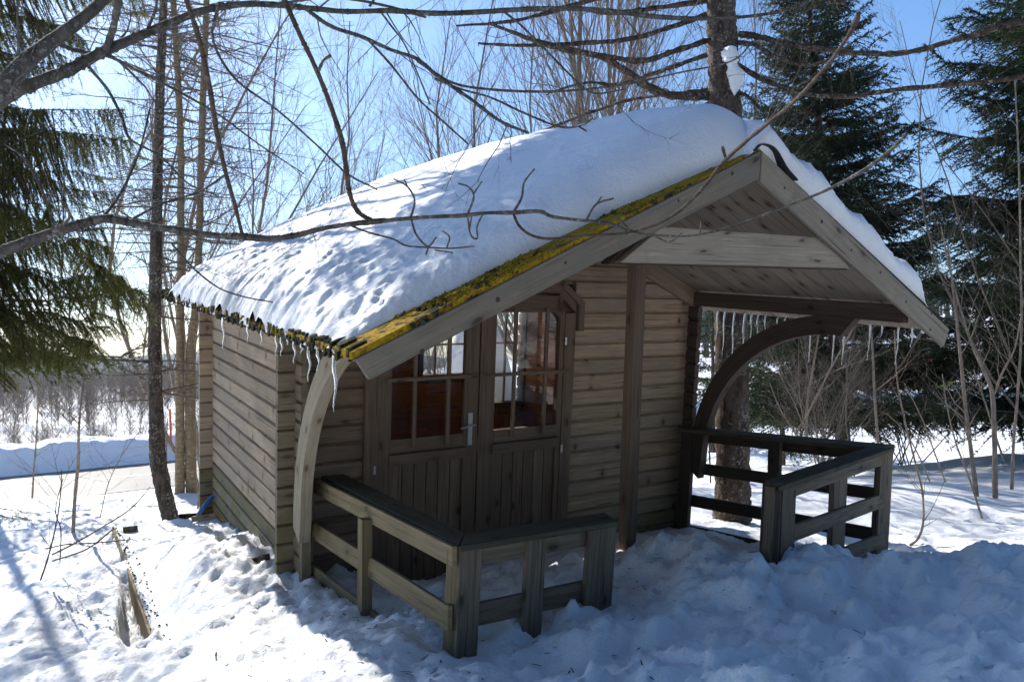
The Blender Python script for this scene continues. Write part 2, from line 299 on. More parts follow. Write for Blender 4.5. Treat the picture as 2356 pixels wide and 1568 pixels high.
# ------------------------------------------------------------------ terrain
def cl(x, y, z): return tuple(cab(x, y, z))
CP = [ # control points: (X, Y, Z)
 P(1035, 1497, 3.33), P(1215, 1442, 3.55), P(1405, 1364, 3.77), P(1760, 1285, 3.95), P(2030, 1288, 5.45), P(1900, 1285, 4.6),
 P(1178, 1568, 2.75), P(1700, 1568, 2.45), P(2356, 1568, 2.15), P(0, 1568, 3.95), P(300, 1568, 3.75), P(500, 1568, 3.25), P(800, 1568, 2.95), P(850, 1480, 3.4),
 P(1440, 1262, 4.5), P(1600, 1258, 4.7), P(1740, 1268, 4.5), P(1500, 1340, 3.9), P(1500, 1450, 3.2), P(1900, 1400, 3.3), P(2200, 1400, 3.1), P(2356, 1280, 3.6), P(2200, 1310, 4.0),
 P(655, 1310, 4.95), P(560, 1240, 5.7), P(500, 1185, 7.0), P(690, 1385, 4.5), P(760, 1400, 4.25), P(850, 1412, 4.0),
 P(950, 1330, 5.4), P(1010, 1325, 5.0), P(1250, 1300, 4.6), P(1080, 1400, 3.95),
 P(560, 1400, 4.35), P(450, 1300, 5.3), P(430, 1440, 4.3), P(470, 1230, 6.2), P(380, 1215, 6.8), P(420, 1192, 7.2), P(560, 1320, 4.95), P(480, 1500, 3.8),
 P(200, 1470, 4.55), P(60, 1400, 5.05), P(150, 1300, 6.1), P(0, 1300, 6.2), P(240, 1350, 5.4), P(100, 1200, 7.5), P(200, 1240, 7.0), P(168, 1222, 7.2), P(0, 1200, 7.6), P(75, 1143, 9.5), P(385, 1187, 7.75), P(430, 1136, 9.1),
 P(200, 1136, 23.6), P(0, 1144, 22.5), P(340, 1116, 25.), P(560, 1105, 25), P(-500, 1180, 18), P(-400, 1500, 5),
 P(1685, 1202, 7.7), P(1640, 1200, 7.3), P(2245, 1137, 9.0), P(2290, 1142, 8.9), P(2258, 1192, 7.85), P(2095, 1255, 6.6), P(2356, 1200, 7.6), P(2250, 1250, 6.3), P(2340, 1042, 13),
 P(2000, 1130, 9.2), P(1750, 1120, 10.), P(2150, 975, 30), P(2356, 985, 24), P(1900, 1000, 24), P(1600, 1010, 24),
 A([1.2, 10, -.3]), A([0, 14, -1.1]), A([4, 14, -1.0]), A([8, 16, -1.0]), A([12, 11, -.6]), A([-3, 16, -1.9]),
 A([3, 0, .75]), A([0, 0, .35]), A([-3, 0, 0.1]), A([-6, 2, -.1]), A([5, 2.2, .6]), A([7, 5, .1]), A([0, -4, .4]), A([9, 0, .6]),
 A([-30, 12, -3.3]), A([-16, 25, -3.3]), A([-10, 30, -3.3]), A([0, 35, -3.]), A([21, 41, -2.6]), A([50, 46, -2.2]),
 A([-60, 70, -4.4]), A([-20, 80, -4.6]), A([20, 70, -2.2]), A([60, 70, -1.]), A([0, 120, -5]), A([60, 130, 1]), A([120, 120, 4]), A([-100, 160, -8]), A([-60, 300, -16]), A([-160, 600, -34]), A([-400, 1200, -80]), A([100, 300, 10]), A([300, 400, 30]), A([-300, 400, -24]), A([300, 0, 2]), A([-300, 0, -6]), A([0, -100, 2]), A([200, -100, 4]), A([-200, -100, -2])]
CP = np.array([np.array(c) for c in CP]); CP[:, 2] -= .02
def _phi(d2): return np.sqrt(d2+.25**2)
_D = ((CP[:, None, :2]-CP[None, :, :2])**2).sum(-1); _n = len(CP); _Am = np.zeros((_n+3, _n+3)); _Am[:_n, :_n] = _phi(_D)+np.eye(_n)*-.02
_Am[:_n, _n] = 1; _Am[:_n, _n+1:] = CP[:, :2]; _Am[_n, :_n] = 1; _Am[_n+1:, :_n] = CP[:, :2].T
_W = np.linalg.solve(_Am, np.concatenate([CP[:, 2], np.zeros(3)]))
BA = P(260, 1212, 6.8); BB = P(362, 1494, 4.38)     # ends of the retaining board
def ground(x, y, fine=True):
    x = np.asarray(x, float); y = np.asarray(y, float); sh = x.shape; xf = x.ravel(); yf = y.ravel(); z = np.zeros(len(xf))
    for i in range(0, len(xf), 20000):
        s = slice(i, i+20000); d2 = (xf[s, None]-CP[None, :, 0])**2+(yf[s, None]-CP[None, :, 1])**2
        z[s] = _phi(d2) @ _W[:_n]+_W[_n]+_W[_n+1]*xf[s]+_W[_n+2]*yf[s]
    # drop on the outer side of the board
    e = BB[:2]-BA[:2]; L = np.linalg.norm(e); e = e/L; nrm = A([e[1], -e[0]]); t = (xf-BA[0])*e[0]+(yf-BA[1])*e[1]; s_ = (xf-BA[0])*nrm[0]+(yf-BA[1])*nrm[1]
    wt = .05+.10*sstep(.55*L, L*.9, t); dep = .22*sstep(.42*L, .56*L, t)*(1-sstep(L*.97, L*1.03, t))+.16*sstep(-.02, .0, t)*(1-sstep(.02*L, .06*L, t))+.10*sstep(.26*L, .3*L, t)*(1-sstep(.36*L, .38*L, t))
    TR = dep*sstep(-.015, .0, s_)*(1-sstep(wt, wt+.035, s_)); z += .05*np.exp(-np.abs(s_+.25)/.3)*(s_ < 0)*sstep(-.3, .3, t)*(1-sstep(L-.4, L+.1, t))
    if fine:
        near = 1/(1+np.maximum(yf-5, 0)*.12)
        tr = sstep(-.7, .3, xf)*(1-sstep(4.2, 6.0, yf))  # trampled foreground on the right
        la = .08+.05*tr
        z += near*la*fbm(xf*1.9+3, yf*1.9, 3)
        b = fbm(xf*6.5+11, yf*6.5+5, 3); z += near*(.034+.030*tr)*b; c_ = fbm(xf*3.6+40, yf*3.6+8, 2); z += near*.10*tr*np.abs(c_)-.045*tr
        z += near*(.016+.010*tr)*np.abs(fbm(xf*17, yf*17, 3))*2
        # melted ribs running down the bank beside the board
        q = sstep(-2.6, -2.2, xf)*(1-sstep(-1.1, -.6, xf))*sstep(3.9, 4.4, yf)*(1-sstep(6.2, 6.8, yf))
        z += q*.05*fbm(xf*9+yf*3, yf*3-xf*1.2, 3)+q*.03*fbm(xf*20, yf*9, 2)
        rr = (xf-P(690, 1340, 4.6)[0])**2+(yf-4.6)**2; z += .10*np.exp(-rr/.02)
        z -= .05*fbm(xf*1.9+3, yf*1.9, 3)*near*np.exp(-(s_/.15)**2)*(t > 0)*(t < L)
        wb = np.exp(-(s_/.22)**2)*(s_ < .0)*sstep(-.25, 0, t)*(1-sstep(L-.05, L+.2, t)); z = z*(1-wb)+(BA[2]+(BB[2]-BA[2])*t/L-.004)*wb
        for fx, fy in FOOT:
            r = ((xf-fx)**2+((yf-fy)*.8)**2)/.09**2; z += -.07*np.exp(-r)+.02*np.exp(-(np.sqrt(r)-1.6)**2*3)
    return (z-TR).reshape(sh)
FOOT = [tuple(P(*q)[:2]) for q in ((150, 1545, 3.75), (215, 1560, 3.65), (245, 1530, 3.8), (300, 1548, 3.62), (2080, 1250, 6.2), (2150, 1215, 6.7), (2230, 1180, 7.4), (2180, 1240, 6.3), (2060, 1270, 5.9), (2290, 1160, 8), (2000, 1230, 6.6), (2120, 1180, 7.4))]
def gz(x, y): return float(ground(A([x]), A([y]))[0])
def grow(a, step, g, lim):
    o = []
    while abs(a) < lim: step *= g; a += step if lim > 0 else -step; o.append(a)
    return o
def axis(lo, hi, st, L0, L1, g=1.07):
    m = list(np.arange(lo, hi, st)); right = []; a = hi; s = st
    while a < L1: right.append(a); s *= g; a += s
    left = []; a = lo; s = st
    while a > L0: s *= g; a -= s; left.append(a)
    return np.array(left[::-1]+m+right)
xs = axis(-3.0, 3.6, .022, -900, 900, 1.045); ys = axis(2.0, 6.6, .022, -60, 1500, 1.035)
def grid(mb, X, Y, Z, mat=0):
    n, m = X.shape; V = np.stack([X, Y, Z], -1).reshape(-1, 3); i = np.arange(n-1)[:, None]; j = np.arange(m-1)[None]
    f = np.stack([i*m+j, i*m+j+1, (i+1)*m+j+1, (i+1)*m+j], -1).reshape(-1, 4); mb.add(V, f, V[f][..., :2], mat)
X, Y = np.meshgrid(xs, ys); Z = ground(X, Y)
def clumps(n, x0, x1, y0, y1, rmin, rmax, hk, seed):   # broken crusts and kicked-up lumps of snow
    r = np.random.default_rng(seed)
    for k in range(n):
        cx_, cy_ = x0+(x1-x0)*r.random(), y0+(y1-y0)*r.random(); R_ = rmin+(rmax-rmin)*r.random()**2.5; h = R_*hk*(.4+r.random()); a = r.random()*6; e = .6+.8*r.random()
        i0, i1 = np.searchsorted(ys, [cy_-R_*1.5, cy_+R_*1.5]); j0, j1 = np.searchsorted(xs, [cx_-R_*1.5, cx_+R_*1.5])
        if i1-i0 < 2 or j1-j0 < 2: continue
        dx = X[i0:i1, j0:j1]-cx_; dy = Y[i0:i1, j0:j1]-cy_; u = (dx*math.cos(a)+dy*math.sin(a))/(R_*e); v = (-dx*math.sin(a)+dy*math.cos(a))/(R_/e); q = np.sqrt(u*u+v*v)*(1+.35*fbm(dx*30+k, dy*30, 2))
        Z[i0:i1, j0:j1] += h*(np.clip(1-q, 0, 1)**.55 if r.random() < .75 else -np.clip(1-q, 0, 1)**.8*1.2)
clumps(2600, -.6, 3.4, 2.0, 5.2, .02, .085, .38, 1); clumps(120, -.4, 3.2, 2.1, 4.8, .09, .2, .28, 2); clumps(700, -3.2, -.6, 3.0, 6.6, .015, .06, .30, 3); clumps(60, 2.2, 5.0, 5.0, 9, .07, .16, -.35, 4)
mb = MB(); grid(mb, X, Y, Z)
tag(mb.build("ground", M['snow'], smooth=True), kind="structure")

# road with its painted line and the ploughed bank beyond it
RC_ = spl([(-60, 2, -3.2), (-30, 13.5, -3.25), (-16, 23.8, -3.2), (-10, 28.4, -3.15), (0, 34, -2.9), (21, 40.5, -2.45), (50, 46, -2.1), (90, 50, -1.8)], 14)
tn = np.gradient(RC_[:, :2], axis=0); tn /= np.linalg.norm(tn, axis=1, keepdims=True); nr = np.stack([-tn[:, 1], tn[:, 0]], 1)
def ribbon(mb, o0, o1, dz, nseg=1, prof=None):
    t = np.linspace(0, 1, nseg+1); off = o0+(o1-o0)*t; V = []
    for k, o in enumerate(off): V.append(np.column_stack([RC_[:, :2]+nr*o, RC_[:, 2]+dz+(prof[k] if prof is not None else 0)]))
    V = np.array(V).transpose(1, 0, 2); n, m = V.shape[:2]; i = np.arange(n-1)[:, None]; j = np.arange(m-1)[None]
    f = np.stack([i*m+j, i*m+j+1, (i+1)*m+j+1, (i+1)*m+j], -1).reshape(-1, 4)[:, ::-1]; mb.add(V.reshape(-1, 3), f, V.reshape(-1, 3)[f][..., :2])
mb = MB(); ribbon(mb, -2.9, 2.6, .22); tag(mb.build("road", M['asphalt']), kind="structure")
mb = MB(); ribbon(mb, -.18, -.02, .226); tag(mb.build("road_marking", M['white']), kind="structure")
mb = MB(); ns = 60; tt = np.linspace(0, 1, ns+1)
RC_ = spl(RC_[::6], 24); tn = np.gradient(RC_[:, :2], axis=0); tn /= np.linalg.norm(tn, axis=1, keepdims=True); nr = np.stack([-tn[:, 1], tn[:, 0]], 1)
V = []
for k in range(ns+1):
    o = 2.3+3.2*tt[k]; h = 1.02*sstep(0, .22, tt[k])*(1-.8*sstep(.5, 1, tt[k])); P2 = RC_[:, :2]+nr*o
    V.append(np.column_stack([P2, RC_[:, 2]+.1+h*(1+.16*fbm(P2[:, 0]*.9, P2[:, 1]*.9, 3)+.10*fbm(P2[:, 0]*3, P2[:, 1]*3+k, 3))]))
V = np.array(V).transpose(1, 0, 2); n_, m_ = V.shape[:2]; i = np.arange(n_-1)[:, None]; j = np.arange(m_-1)[None]
f = np.stack([i*m_+j, i*m_+j+1, (i+1)*m_+j+1, (i+1)*m_+j], -1).reshape(-1, 4)[:, ::-1]; mb.add(V.reshape(-1, 3), f)
tag(mb.build("snow_bank", M['snow'], smooth=True), "long ploughed snow bank along the far side of the road", "snow bank", kind="stuff")

# ------------------------------------------------------------------ the cabin (local frame: x along the door wall, y to the back, z up)
cabin = empty("wooden_cabin", mw=MCAB)
tag(cabin, "weathered wooden garden cabin with double glazed door, arched braces and porch roof under deep snow", "cabin")
HB = .1235; RX = 1.74; SL, SR = .45, .43; ZU = 2.165          # ridge x, left / right slope, underside height at the ridge
def zu(x): return ZU-(SL if x < RX else SR)*abs(x-RX)
def logprof(c0, t, z0, h=HB):   # profile across: (across, z)
    g = .021; b = .015
    return A([[c0+g, z0], [c0+t-g, z0], [c0+t, z0+b], [c0+t, z0+h-b*.8], [c0+t-g, z0+h], [c0+g, z0+h], [c0, z0+h-b*.8], [c0, z0+b]])
def xlog(mb, x0, x1, y0, z0, mat=0, t=.05): # along x: others are (y, z)
    poly_prism(mb, logprof(y0, t, z0), 0, x0, x1, mat)
def ylog(mb, y0, y1, x0, z0, mat=0, t=.05):
    poly_prism(mb, logprof(x0, t, z0), 1, y0, y1, mat)
DX0, DX1, DZ1 = .455, 2.19, 1.40
# front wall
mb = MB()
for k in range(-7, 17):
    z0 = k*HB; z1 = z0+HB; xa, xb = -.11, 3.50
    if z0 > 1.2:
        xa = max(xa, RX-(ZU-z1)/SL-.03) if z1 > 1.36 else xa; xb = min(xb, RX+(ZU-z1)/SR+.03) if z1 > 1.36 else xb
    if xb-xa < .1: continue
    mt = 1 if k < -4 else 0
    if xa < -.1: xlog(mb, xa, -.001, 0, z0, 2); xa = .001
    if z0 < DZ1-.03 and z1 < DZ1+.12:
        xlog(mb, xa, DX0, 0, z0, 3); xlog(mb, DX1, xb, 0, z0, mt)
    else: xlog(mb, xa, xb, 0, z0, mt)
mb.build("front_wall", [M['wall'], M['mosswall'], M['logend'], M['door']], cabin)
# back wall: one window opening, a second added to show the snow heap
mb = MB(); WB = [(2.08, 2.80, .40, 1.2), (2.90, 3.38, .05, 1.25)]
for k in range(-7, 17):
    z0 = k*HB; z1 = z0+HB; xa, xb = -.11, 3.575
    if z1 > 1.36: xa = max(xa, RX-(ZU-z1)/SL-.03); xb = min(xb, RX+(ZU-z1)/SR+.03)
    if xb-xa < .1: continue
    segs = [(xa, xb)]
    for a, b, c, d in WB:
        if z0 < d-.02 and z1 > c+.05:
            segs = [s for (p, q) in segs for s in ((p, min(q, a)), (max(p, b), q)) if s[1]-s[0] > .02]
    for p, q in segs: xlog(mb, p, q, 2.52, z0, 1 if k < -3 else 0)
mb.build("back_wall", [M['sidewall'], M['mosswall']], cabin)
for name, x0, far in (("left_wall", 0.0, 2.68), ("right_wall", 3.41, 2.68)):
    mb = MB()
    for k in range(-7, 11): ylog(mb, -.001, far, x0, (k+.5)*HB, 1 if k < -3 else 0); ylog(mb, -.115, -.002, x0, (k+.5)*HB, 2)
    mb.build(name, [M['sidewall'], M['mosswall'], M['logend'] if x0 < 1 else M['darkwood']], cabin)  # right log ends darker than the left: their shade is in the wood colour
# floor inside and interior lining seen through the panes
mb = MB()
for k in range(20): plank(mb, (.08+k*.17, .06, -.74), (.08+k*.17, 2.5, -.74), .165, .02, (1, 0, 0))
mb.build("floor", M['interior'], cabin)
mb = MB()
for k in range(14): plank(mb, (.07, .1, -.66+k*.13), (.07, 2.5, -.66+k*.13), .126, .012); plank(mb, (3.39, .1, -.66+k*.13), (3.39, 2.5, -.66+k*.13), .126, .012)
for k in range(14):
    z = -.66+k*.13
    if z < .36: plank(mb, (.08, 2.5, z), (2.87 if z > -.02 else 3.38, 2.5, z), .126, .012)
    else: plank(mb, (.08, 2.5, z), (2.05, 2.5, z), .126, .012)
plank(mb, (.3, 2.2, -.05), (1.9, 2.2, -.05), .5, .04, (0, 1, 0)); plank(mb, (1.2, 1.5, -.3), (2.6, 1.5, -.3), .4, .04, (0, 1, 0))
mb.build("interior_lining", M['interior'], cabin)
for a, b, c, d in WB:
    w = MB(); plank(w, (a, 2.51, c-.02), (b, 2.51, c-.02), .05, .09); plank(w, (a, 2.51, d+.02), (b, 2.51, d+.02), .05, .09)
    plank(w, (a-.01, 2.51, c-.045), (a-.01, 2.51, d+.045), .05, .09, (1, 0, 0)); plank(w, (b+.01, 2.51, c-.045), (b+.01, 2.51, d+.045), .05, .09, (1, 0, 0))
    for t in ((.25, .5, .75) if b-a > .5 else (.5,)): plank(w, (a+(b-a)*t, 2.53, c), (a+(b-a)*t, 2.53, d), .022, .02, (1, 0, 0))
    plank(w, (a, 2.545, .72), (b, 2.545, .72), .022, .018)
    wo = w.build("back_window", M['door'], cabin)  # the narrow one is added, opening onto the snow heap
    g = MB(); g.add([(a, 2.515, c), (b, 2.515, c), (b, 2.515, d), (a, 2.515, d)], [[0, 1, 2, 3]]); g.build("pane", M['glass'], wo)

# door frame with its chamfered trim
mb = MB()
plank(mb, (DX0+.04, -.012, -.74), (DX0+.04, -.012, 1.37), .08, .05, (1, 0, 0)); plank(mb, (2.125, -.008, -.74), (2.125, -.008, 1.235), .10, .05, (1, 0, 0))
plank(mb, (DX0+.08, -.012, 1.415), (2.02, -.012, 1.415), .05, .05); 
prism8(mb, [(2.012, -.036, 1.372), (2.012, .01, 1.372), (2.012, .01, 1.44), (2.012, -.036, 1.44), (2.175, -.036, 1.235), (2.175, .01, 1.235), (2.175+.0, .01, 1.315), (2.175, -.036, 1.315)])
plank(mb, (DX0-.02, -.03, 1.452), (2.03, -.03, 1.452), .052, .045)
prism8(mb, [(2.028, -.055, 1.428), (2.028, -.008, 1.428), (2.035, -.008, 1.482), (2.035, -.055, 1.482), (2.19, -.055, 1.298), (2.19, -.008, 1.298), (2.245, -.008, 1.318), (2.245, -.055, 1.318)])
plank(mb, (2.216, -.03, 1.315), (2.216, -.03, 1.095), .052, .045, (1, 0, 0))
plank(mb, (DX0-.05, -.03, 1.40), (DX0-.05, -.03, 1.15), .052, .045, (1, 0, 0))
plank(mb, (1.95, .028, 1.30), (2.188, .028, 1.30), .26, .012)
mb.build("door_frame", M['door'], cabin, bevel=.003)
def door(x0, x1, px0, px1, m1, m2, hb0, hb1, handle):
    zt = 1.385; d = MB()
    # stiles and rails
    plank(d, ((x0+px0)/2, -.004, -.72), ((x0+px0)/2, -.004, zt-.02), px0-x0-.004, .044, (1, 0, 0)); plank(d, ((x1+px1)/2, -.004, -.72), ((x1+px1)/2, -.004, (zt if not handle else zt)-.12), x1-px1-.004, .044, (1, 0, 0))
    plank(d, (px0-.0, -.006, 1.305), (px1+.02, -.006, 1.305), .128, .046); plank(d, (px0, -.006, .325), (px1, -.006, .325), .09, .044)
    prism8(d, [(px1-.05, -.029, 1.24), (px1-.05, .015, 1.24), (px1-.03, .015, 1.37), (px1-.03, -.029, 1.37), (px1+.0, -.029, 1.19), (px1+.0, .015, 1.19), (x1-.004, .015, 1.26), (x1-.004, -.029, 1.26)])
    n = 6
    for k in range(n):
        w = (px1-px0)/n; plank(d, (px0+w*(k+.5), .004, -.72), (px0+w*(k+.5), .004, .29), w-.006, .024, (1, 0, 0))
    plank(d, (px0, .014, -.72), (px0, .014, .29), .05, .01, (1, 0, 0)); dd = MB(); 
    do = d.build("door", M['door'], cabin, bevel=.002)
    s = MB(); plank(s, (px0-.02, -.04, .235), (px1+.02, -.04, .235), .075, .035); s.build("ledge", M['door'], do, bevel=.003)
    b = MB(); plank(b, (px0, .016, -.72), (px1, .016, -.72), .02, .02)
    bk = MB(); bk.add([(px0, .019, -.73), (px1, .019, -.73), (px1, .019, .3), (px0, .019, .3)], [[0, 1, 2, 3]]); bk.build("back_panel", M['darkwood'], do)
    for m in (m1, m2):
        q = MB(); plank(q, (m, -.044, .31), (m, -.044, 1.275), .026, .022, (1, 0, 0)); q.build("glazing_bar", M['door'], do, bevel=.002)
    q = MB(); plank(q, (hb0, -.066, .79), (hb1, -.066, .79), .026, .02); q.build("glazing_bar", M['door'], do, bevel=.002)
    g = MB(); g.add([(px0, .004, .36), (px1, .004, .36), (px1, .004, 1.25), (px0, .004, 1.25)], [[0, 1, 2, 3]]); g.build("pane", M['glass'], do)
    hx = x0-.006 if handle else x1+.006
    for hz in (.18, 1.02):
        h = MB(); tube(h, [(hx, -.04, hz-.028), (hx, -.04, hz-.002)], .009, 10, cap=True); tube(h, [(hx, -.04, hz+.002), (hx, -.04, hz+.028)], .009, 10, cap=True); h.build("hinge", M['steel'], do)
    if handle:
        h = MB(); plank(h, (1.262, -.030, .28), (1.262, -.030, .516), .036, .006, (1, 0, 0))
        tube(h, [(1.262, -.03, .432), (1.262, -.068, .432)], .010, 10); tube(h, spl([(1.285, -.070, .434), (1.262, -.074, .434), (1.20, -.074, .424), (1.165, -.072, .418)], 4), .0075, 8, cap=True)
        tube(h, [(1.262, -.03, .345), (1.262, -.037, .345)], .009, 10, cap=True)
        h.build("handle", M['steel'], do)
    return do
door(.535, 1.326, .65, 1.21, .81, 1.07, .60, 1.288, True)
door(1.334, 2.075, 1.465, 2.03, 1.615, 1.895, 1.40, 2.10, False)

# roof boards: run down the slope, grooves between them
mb = MB(); yb, yf = 2.44, -2.05
def ef(x): return yf+.125*(x-RX)/2.17 if x > RX else yf-.03*(RX-x)/2.17      # the gable edge is slightly askew
nb = 32
def ef_np(x): return np.where(x > RX, yf+.125*(x-RX)/2.17, yf-.03*(RX-x)/2.17)
for k in range(nb):
    for sgn, sl in ((-1, SL), (1, SR)):
        xe = RX+sgn*2.15; y0 = lambda x, q: yb+(ef(x)-yb)*q
        q0, q1 = k/nb, (k+1)/nb-.0013; t = .018
        mk = lambda x, q, dz: (x, y0(x, q), ZU-sl*abs(x-RX)+dz)
        prism8(mb, [mk(RX, q0, 0), mk(RX, q1, 0), mk(RX, q1, t), mk(RX, q0, t), mk(xe, q0, 0), mk(xe, q1, 0), mk(xe, q1, t), mk(xe, q0, t)])
mb.build("roof_boards", M['soffit'], cabin)
mb = MB()
for sgn, sl in ((-1, SL), (1, SR)):
    xe = RX+sgn*2.12; mk = lambda x, y, dz: (x, y, ZU-sl*abs(x-RX)+dz); xi = RX+sgn*.01
    prism8(mb, [mk(xi, yb-.01, .004), mk(xi, ef(RX)+.01, .004), mk(xi, ef(RX)+.01, .0165), mk(xi, yb-.01, .0165), mk(xe, yb-.01, .004), mk(xe, ef(xe)+.01, .004), mk(xe, ef(xe)+.01, .0165), mk(xe, yb-.01, .0165)])
mb.build("groove_backing", M['darkwood'], cabin)
mb = MB()   # felt layer
for sgn, sl in ((-1, SL), (1, SR)):
    xe = RX+sgn*2.17; mk = lambda x, y, dz: (x, y, ZU-sl*abs(x-RX)+dz)
    prism8(mb, [mk(RX, yb+.02, .021), mk(RX, ef(RX)-.03, .021), mk(RX, ef(RX)-.03, .05), mk(RX, yb+.02, .05), mk(xe, yb+.02, .021), mk(xe, ef(xe)-.03, .021), mk(xe, ef(xe)-.03, .05), mk(xe, yb+.02, .05)], 0 if sgn < 0 else 1)
mb.build("roof_felt", [M['lichen'], M['darkmoss']], cabin)
mb = MB(); r3 = np.random.default_rng(9)
for k in range(1500):
    x = RX-.25-1.9*r3.random(); y = float(ef_np(A([x]))[0])-.03+.20*r3.random()**1.4; s = .006+.013*r3.random()
    if vn(A([x*5.]), A([y*5+3]))[0] < .52: continue
    z = zu(x)+.049; a = r3.random()*6; mb.add([(x+s*math.cos(a), y+s*math.sin(a), z-.002), (x+s*math.cos(a+2), y+s*math.sin(a+2), z-.003), (x+s*math.cos(a+4.2), y+s*math.sin(a+4.2), z-.003), (x, y, z+s*.7)], [[0, 1, 3], [1, 2, 3], [2, 0, 3]])
tag(mb.build("lichen_tufts", M['lichen'], cabin), kind="stuff")
mb = MB()  # mossy shingle teeth along the left eave and the far corner
r2 = np.random.default_rng(5)
for k in range(150):
    y = yf-.03+(yb-yf+.05)*k/150; w = (yb-yf)/150; dr = r2.random()
    if dr < .12: continue
    for row in range(2):
        x1 = RX-2.15-.008-.020*r2.random()-row*.006; x0 = RX-2.11+.02*r2.random(); dz = .046+row*-.022+.006*r2.random()
        prism8(mb, [(x0, y, zu(x0)+dz-.008), (x0, y+w*.86, zu(x0)+dz-.008), (x0, y+w*.86, zu(x0)+dz+.012), (x0, y, zu(x0)+dz+.012), (x1, y, zu(x1)+dz-.02), (x1, y+w*(.7+.16*dr), zu(x1)+dz-.02), (x1, y+w*(.7+.16*dr), zu(x1)+dz+.014), (x1, y, zu(x1)+dz+.014)])
mb.build("mossy_shingle_edge", M['moss'], cabin)
mb = MB()  # bare mossy corner of the roof at the far left
for k in range(260):
    y = 1.85+.6*r2.random(); x = RX-2.18+.75*r2.random()**1.3; s = .02+.035*r2.random()
    if y < 2.0 and x > -.3: continue
    zc = zu(x)+.055; a = r2.random()*6; mb.add([(x+s*math.cos(a), y+s*math.sin(a), zc), (x+s*math.cos(a+2), y+s*math.sin(a+2), zc-.004), (x+s*math.cos(a+4), y+s*math.sin(a+4), zc-.002), (x, y, zc+s*.7)], [[0, 1, 3], [1, 2, 3], [2, 0, 3]], None, 0, r2.random())
mb.build("corner_moss", M['moss'], cabin)
mb = MB(); rf = spl([(RX-.05, 0, ZU-.05*SL+.055), (RX, 0, ZU+.068), (RX+.10, 0, ZU+.055), (RX+.20, 0, ZU-.03), (RX+.29, 0, ZU-.085)], 5)
for a, b in zip(rf[:-1], rf[1:]):
    prism8(mb, [tuple(a+A([0, -1.9, 0])), tuple(b+A([0, -1.9, 0])), tuple(b+A([0, -1.9, .007])), tuple(a+A([0, -1.9, .007])), tuple(a+A([0, ef(RX)-.052, 0])), tuple(b+A([0, ef(RX)-.052, 0])), tuple(b+A([0, ef(RX)-.052, .007])), tuple(a+A([0, ef(RX)-.052, .007]))])
mb.build("ridge_flap", M['felt'], cabin)
# fascia boards (barge boards)
for sgn, sl, name in ((-1, SL, "left_fascia"), (1, SR, "right_fascia")):
    mb = MB(); xe = RX+sgn*2.16; h = .140 if sgn < 0 else .155; he = .112 if sgn < 0 else .15; zt = .040
    mk = lambda x, dy, dz: (x, ef(x)+dy, ZU-sl*abs(x-RX)+dz)
    x0 = RX+sgn*.004
    prism8(mb, [mk(x0, -.045, zt-h), mk(x0, -.018, zt-h), mk(x0, -.018, zt), mk(x0, -.045, zt), mk(xe-sgn*.055, -.045, zt-he-.012), mk(xe-sgn*.055, -.018, zt-he-.012), mk(xe, -.018, zt-.02), mk(xe, -.045, zt-.02)])
    fo = mb.build(name, M['fascia' if sgn < 0 else 'fascia2'], cabin, bevel=.004)
    for q in (.10, .27, .42, .58, .74, .9):
        for dz in ((.02, .13) if q > .8 else (.05+.06*r2.random(),)):
            x = RX+sgn*2.1*q; c = mk(x, -.0455, zt-h+dz); a = np.arange(8)*math.pi/4; rr = .007+.006*r2.random()
            nl = MB(); nl.add([(c[0]+rr*math.cos(t), c[1], c[2]+rr*math.sin(t)) for t in a], [list(range(8))]); nl.build("nail_head", M['nail'], fo)
# collar beam and its doubling
mb = MB(); prism8(mb, [(.905, -2.02, 1.61), (.905, -1.975, 1.61), (1.16, -1.975, 1.79), (1.16, -2.02, 1.79), (2.66, -2.02, 1.635), (2.66, -1.975, 1.635), (2.40, -1.975, 1.80), (2.40, -2.02, 1.80)])
mb.build("collar_beam", M['fascia2'], cabin, bevel=.004)
mb = MB(); prism8(mb, [(.88, -1.965, 1.60), (.88, -1.90, 1.60), (1.05, -1.90, 1.76), (1.05, -1.965, 1.76), (2.72, -1.965, 1.625), (2.72, -1.90, 1.625), (2.56, -1.90, 1.76), (2.56, -1.965, 1.76)])
mb.build("collar_doubler", M['darkwood'], cabin, bevel=.004)
# purlins
for nm, x, z0, z1 in (("left_purlin", .025, 1.275, zu(.0)-.004), ("right_purlin", 3.435, 1.30, zu(3.47)-.004), ("ridge_purlin", RX, 2.03, 2.13)):
    mb = MB(); plank(mb, (x, 2.4, (z0+z1)/2), (x, -1.93, (z0+z1)/2), z1-z0, .06); mb.build(nm, M['darkwood'], cabin, bevel=.004)
# rafters against the door wall
for sgn, sl in ((-1, SL), (1, SR)):
    mb = MB(); xe = RX+sgn*1.73; mk = lambda x, dy, dz: (x, dy, ZU-sl*abs(x-RX)+dz)
    prism8(mb, [mk(RX, -.06, -.135), mk(RX, -.006, -.135), mk(RX, -.006, -.003), mk(RX, -.06, -.003), mk(xe, -.06, -.15), mk(xe, -.006, -.15), mk(xe, -.006, -.003), mk(xe, -.06, -.003)])
    mb.build("wall_rafter", M['wall'], cabin, bevel=.003)
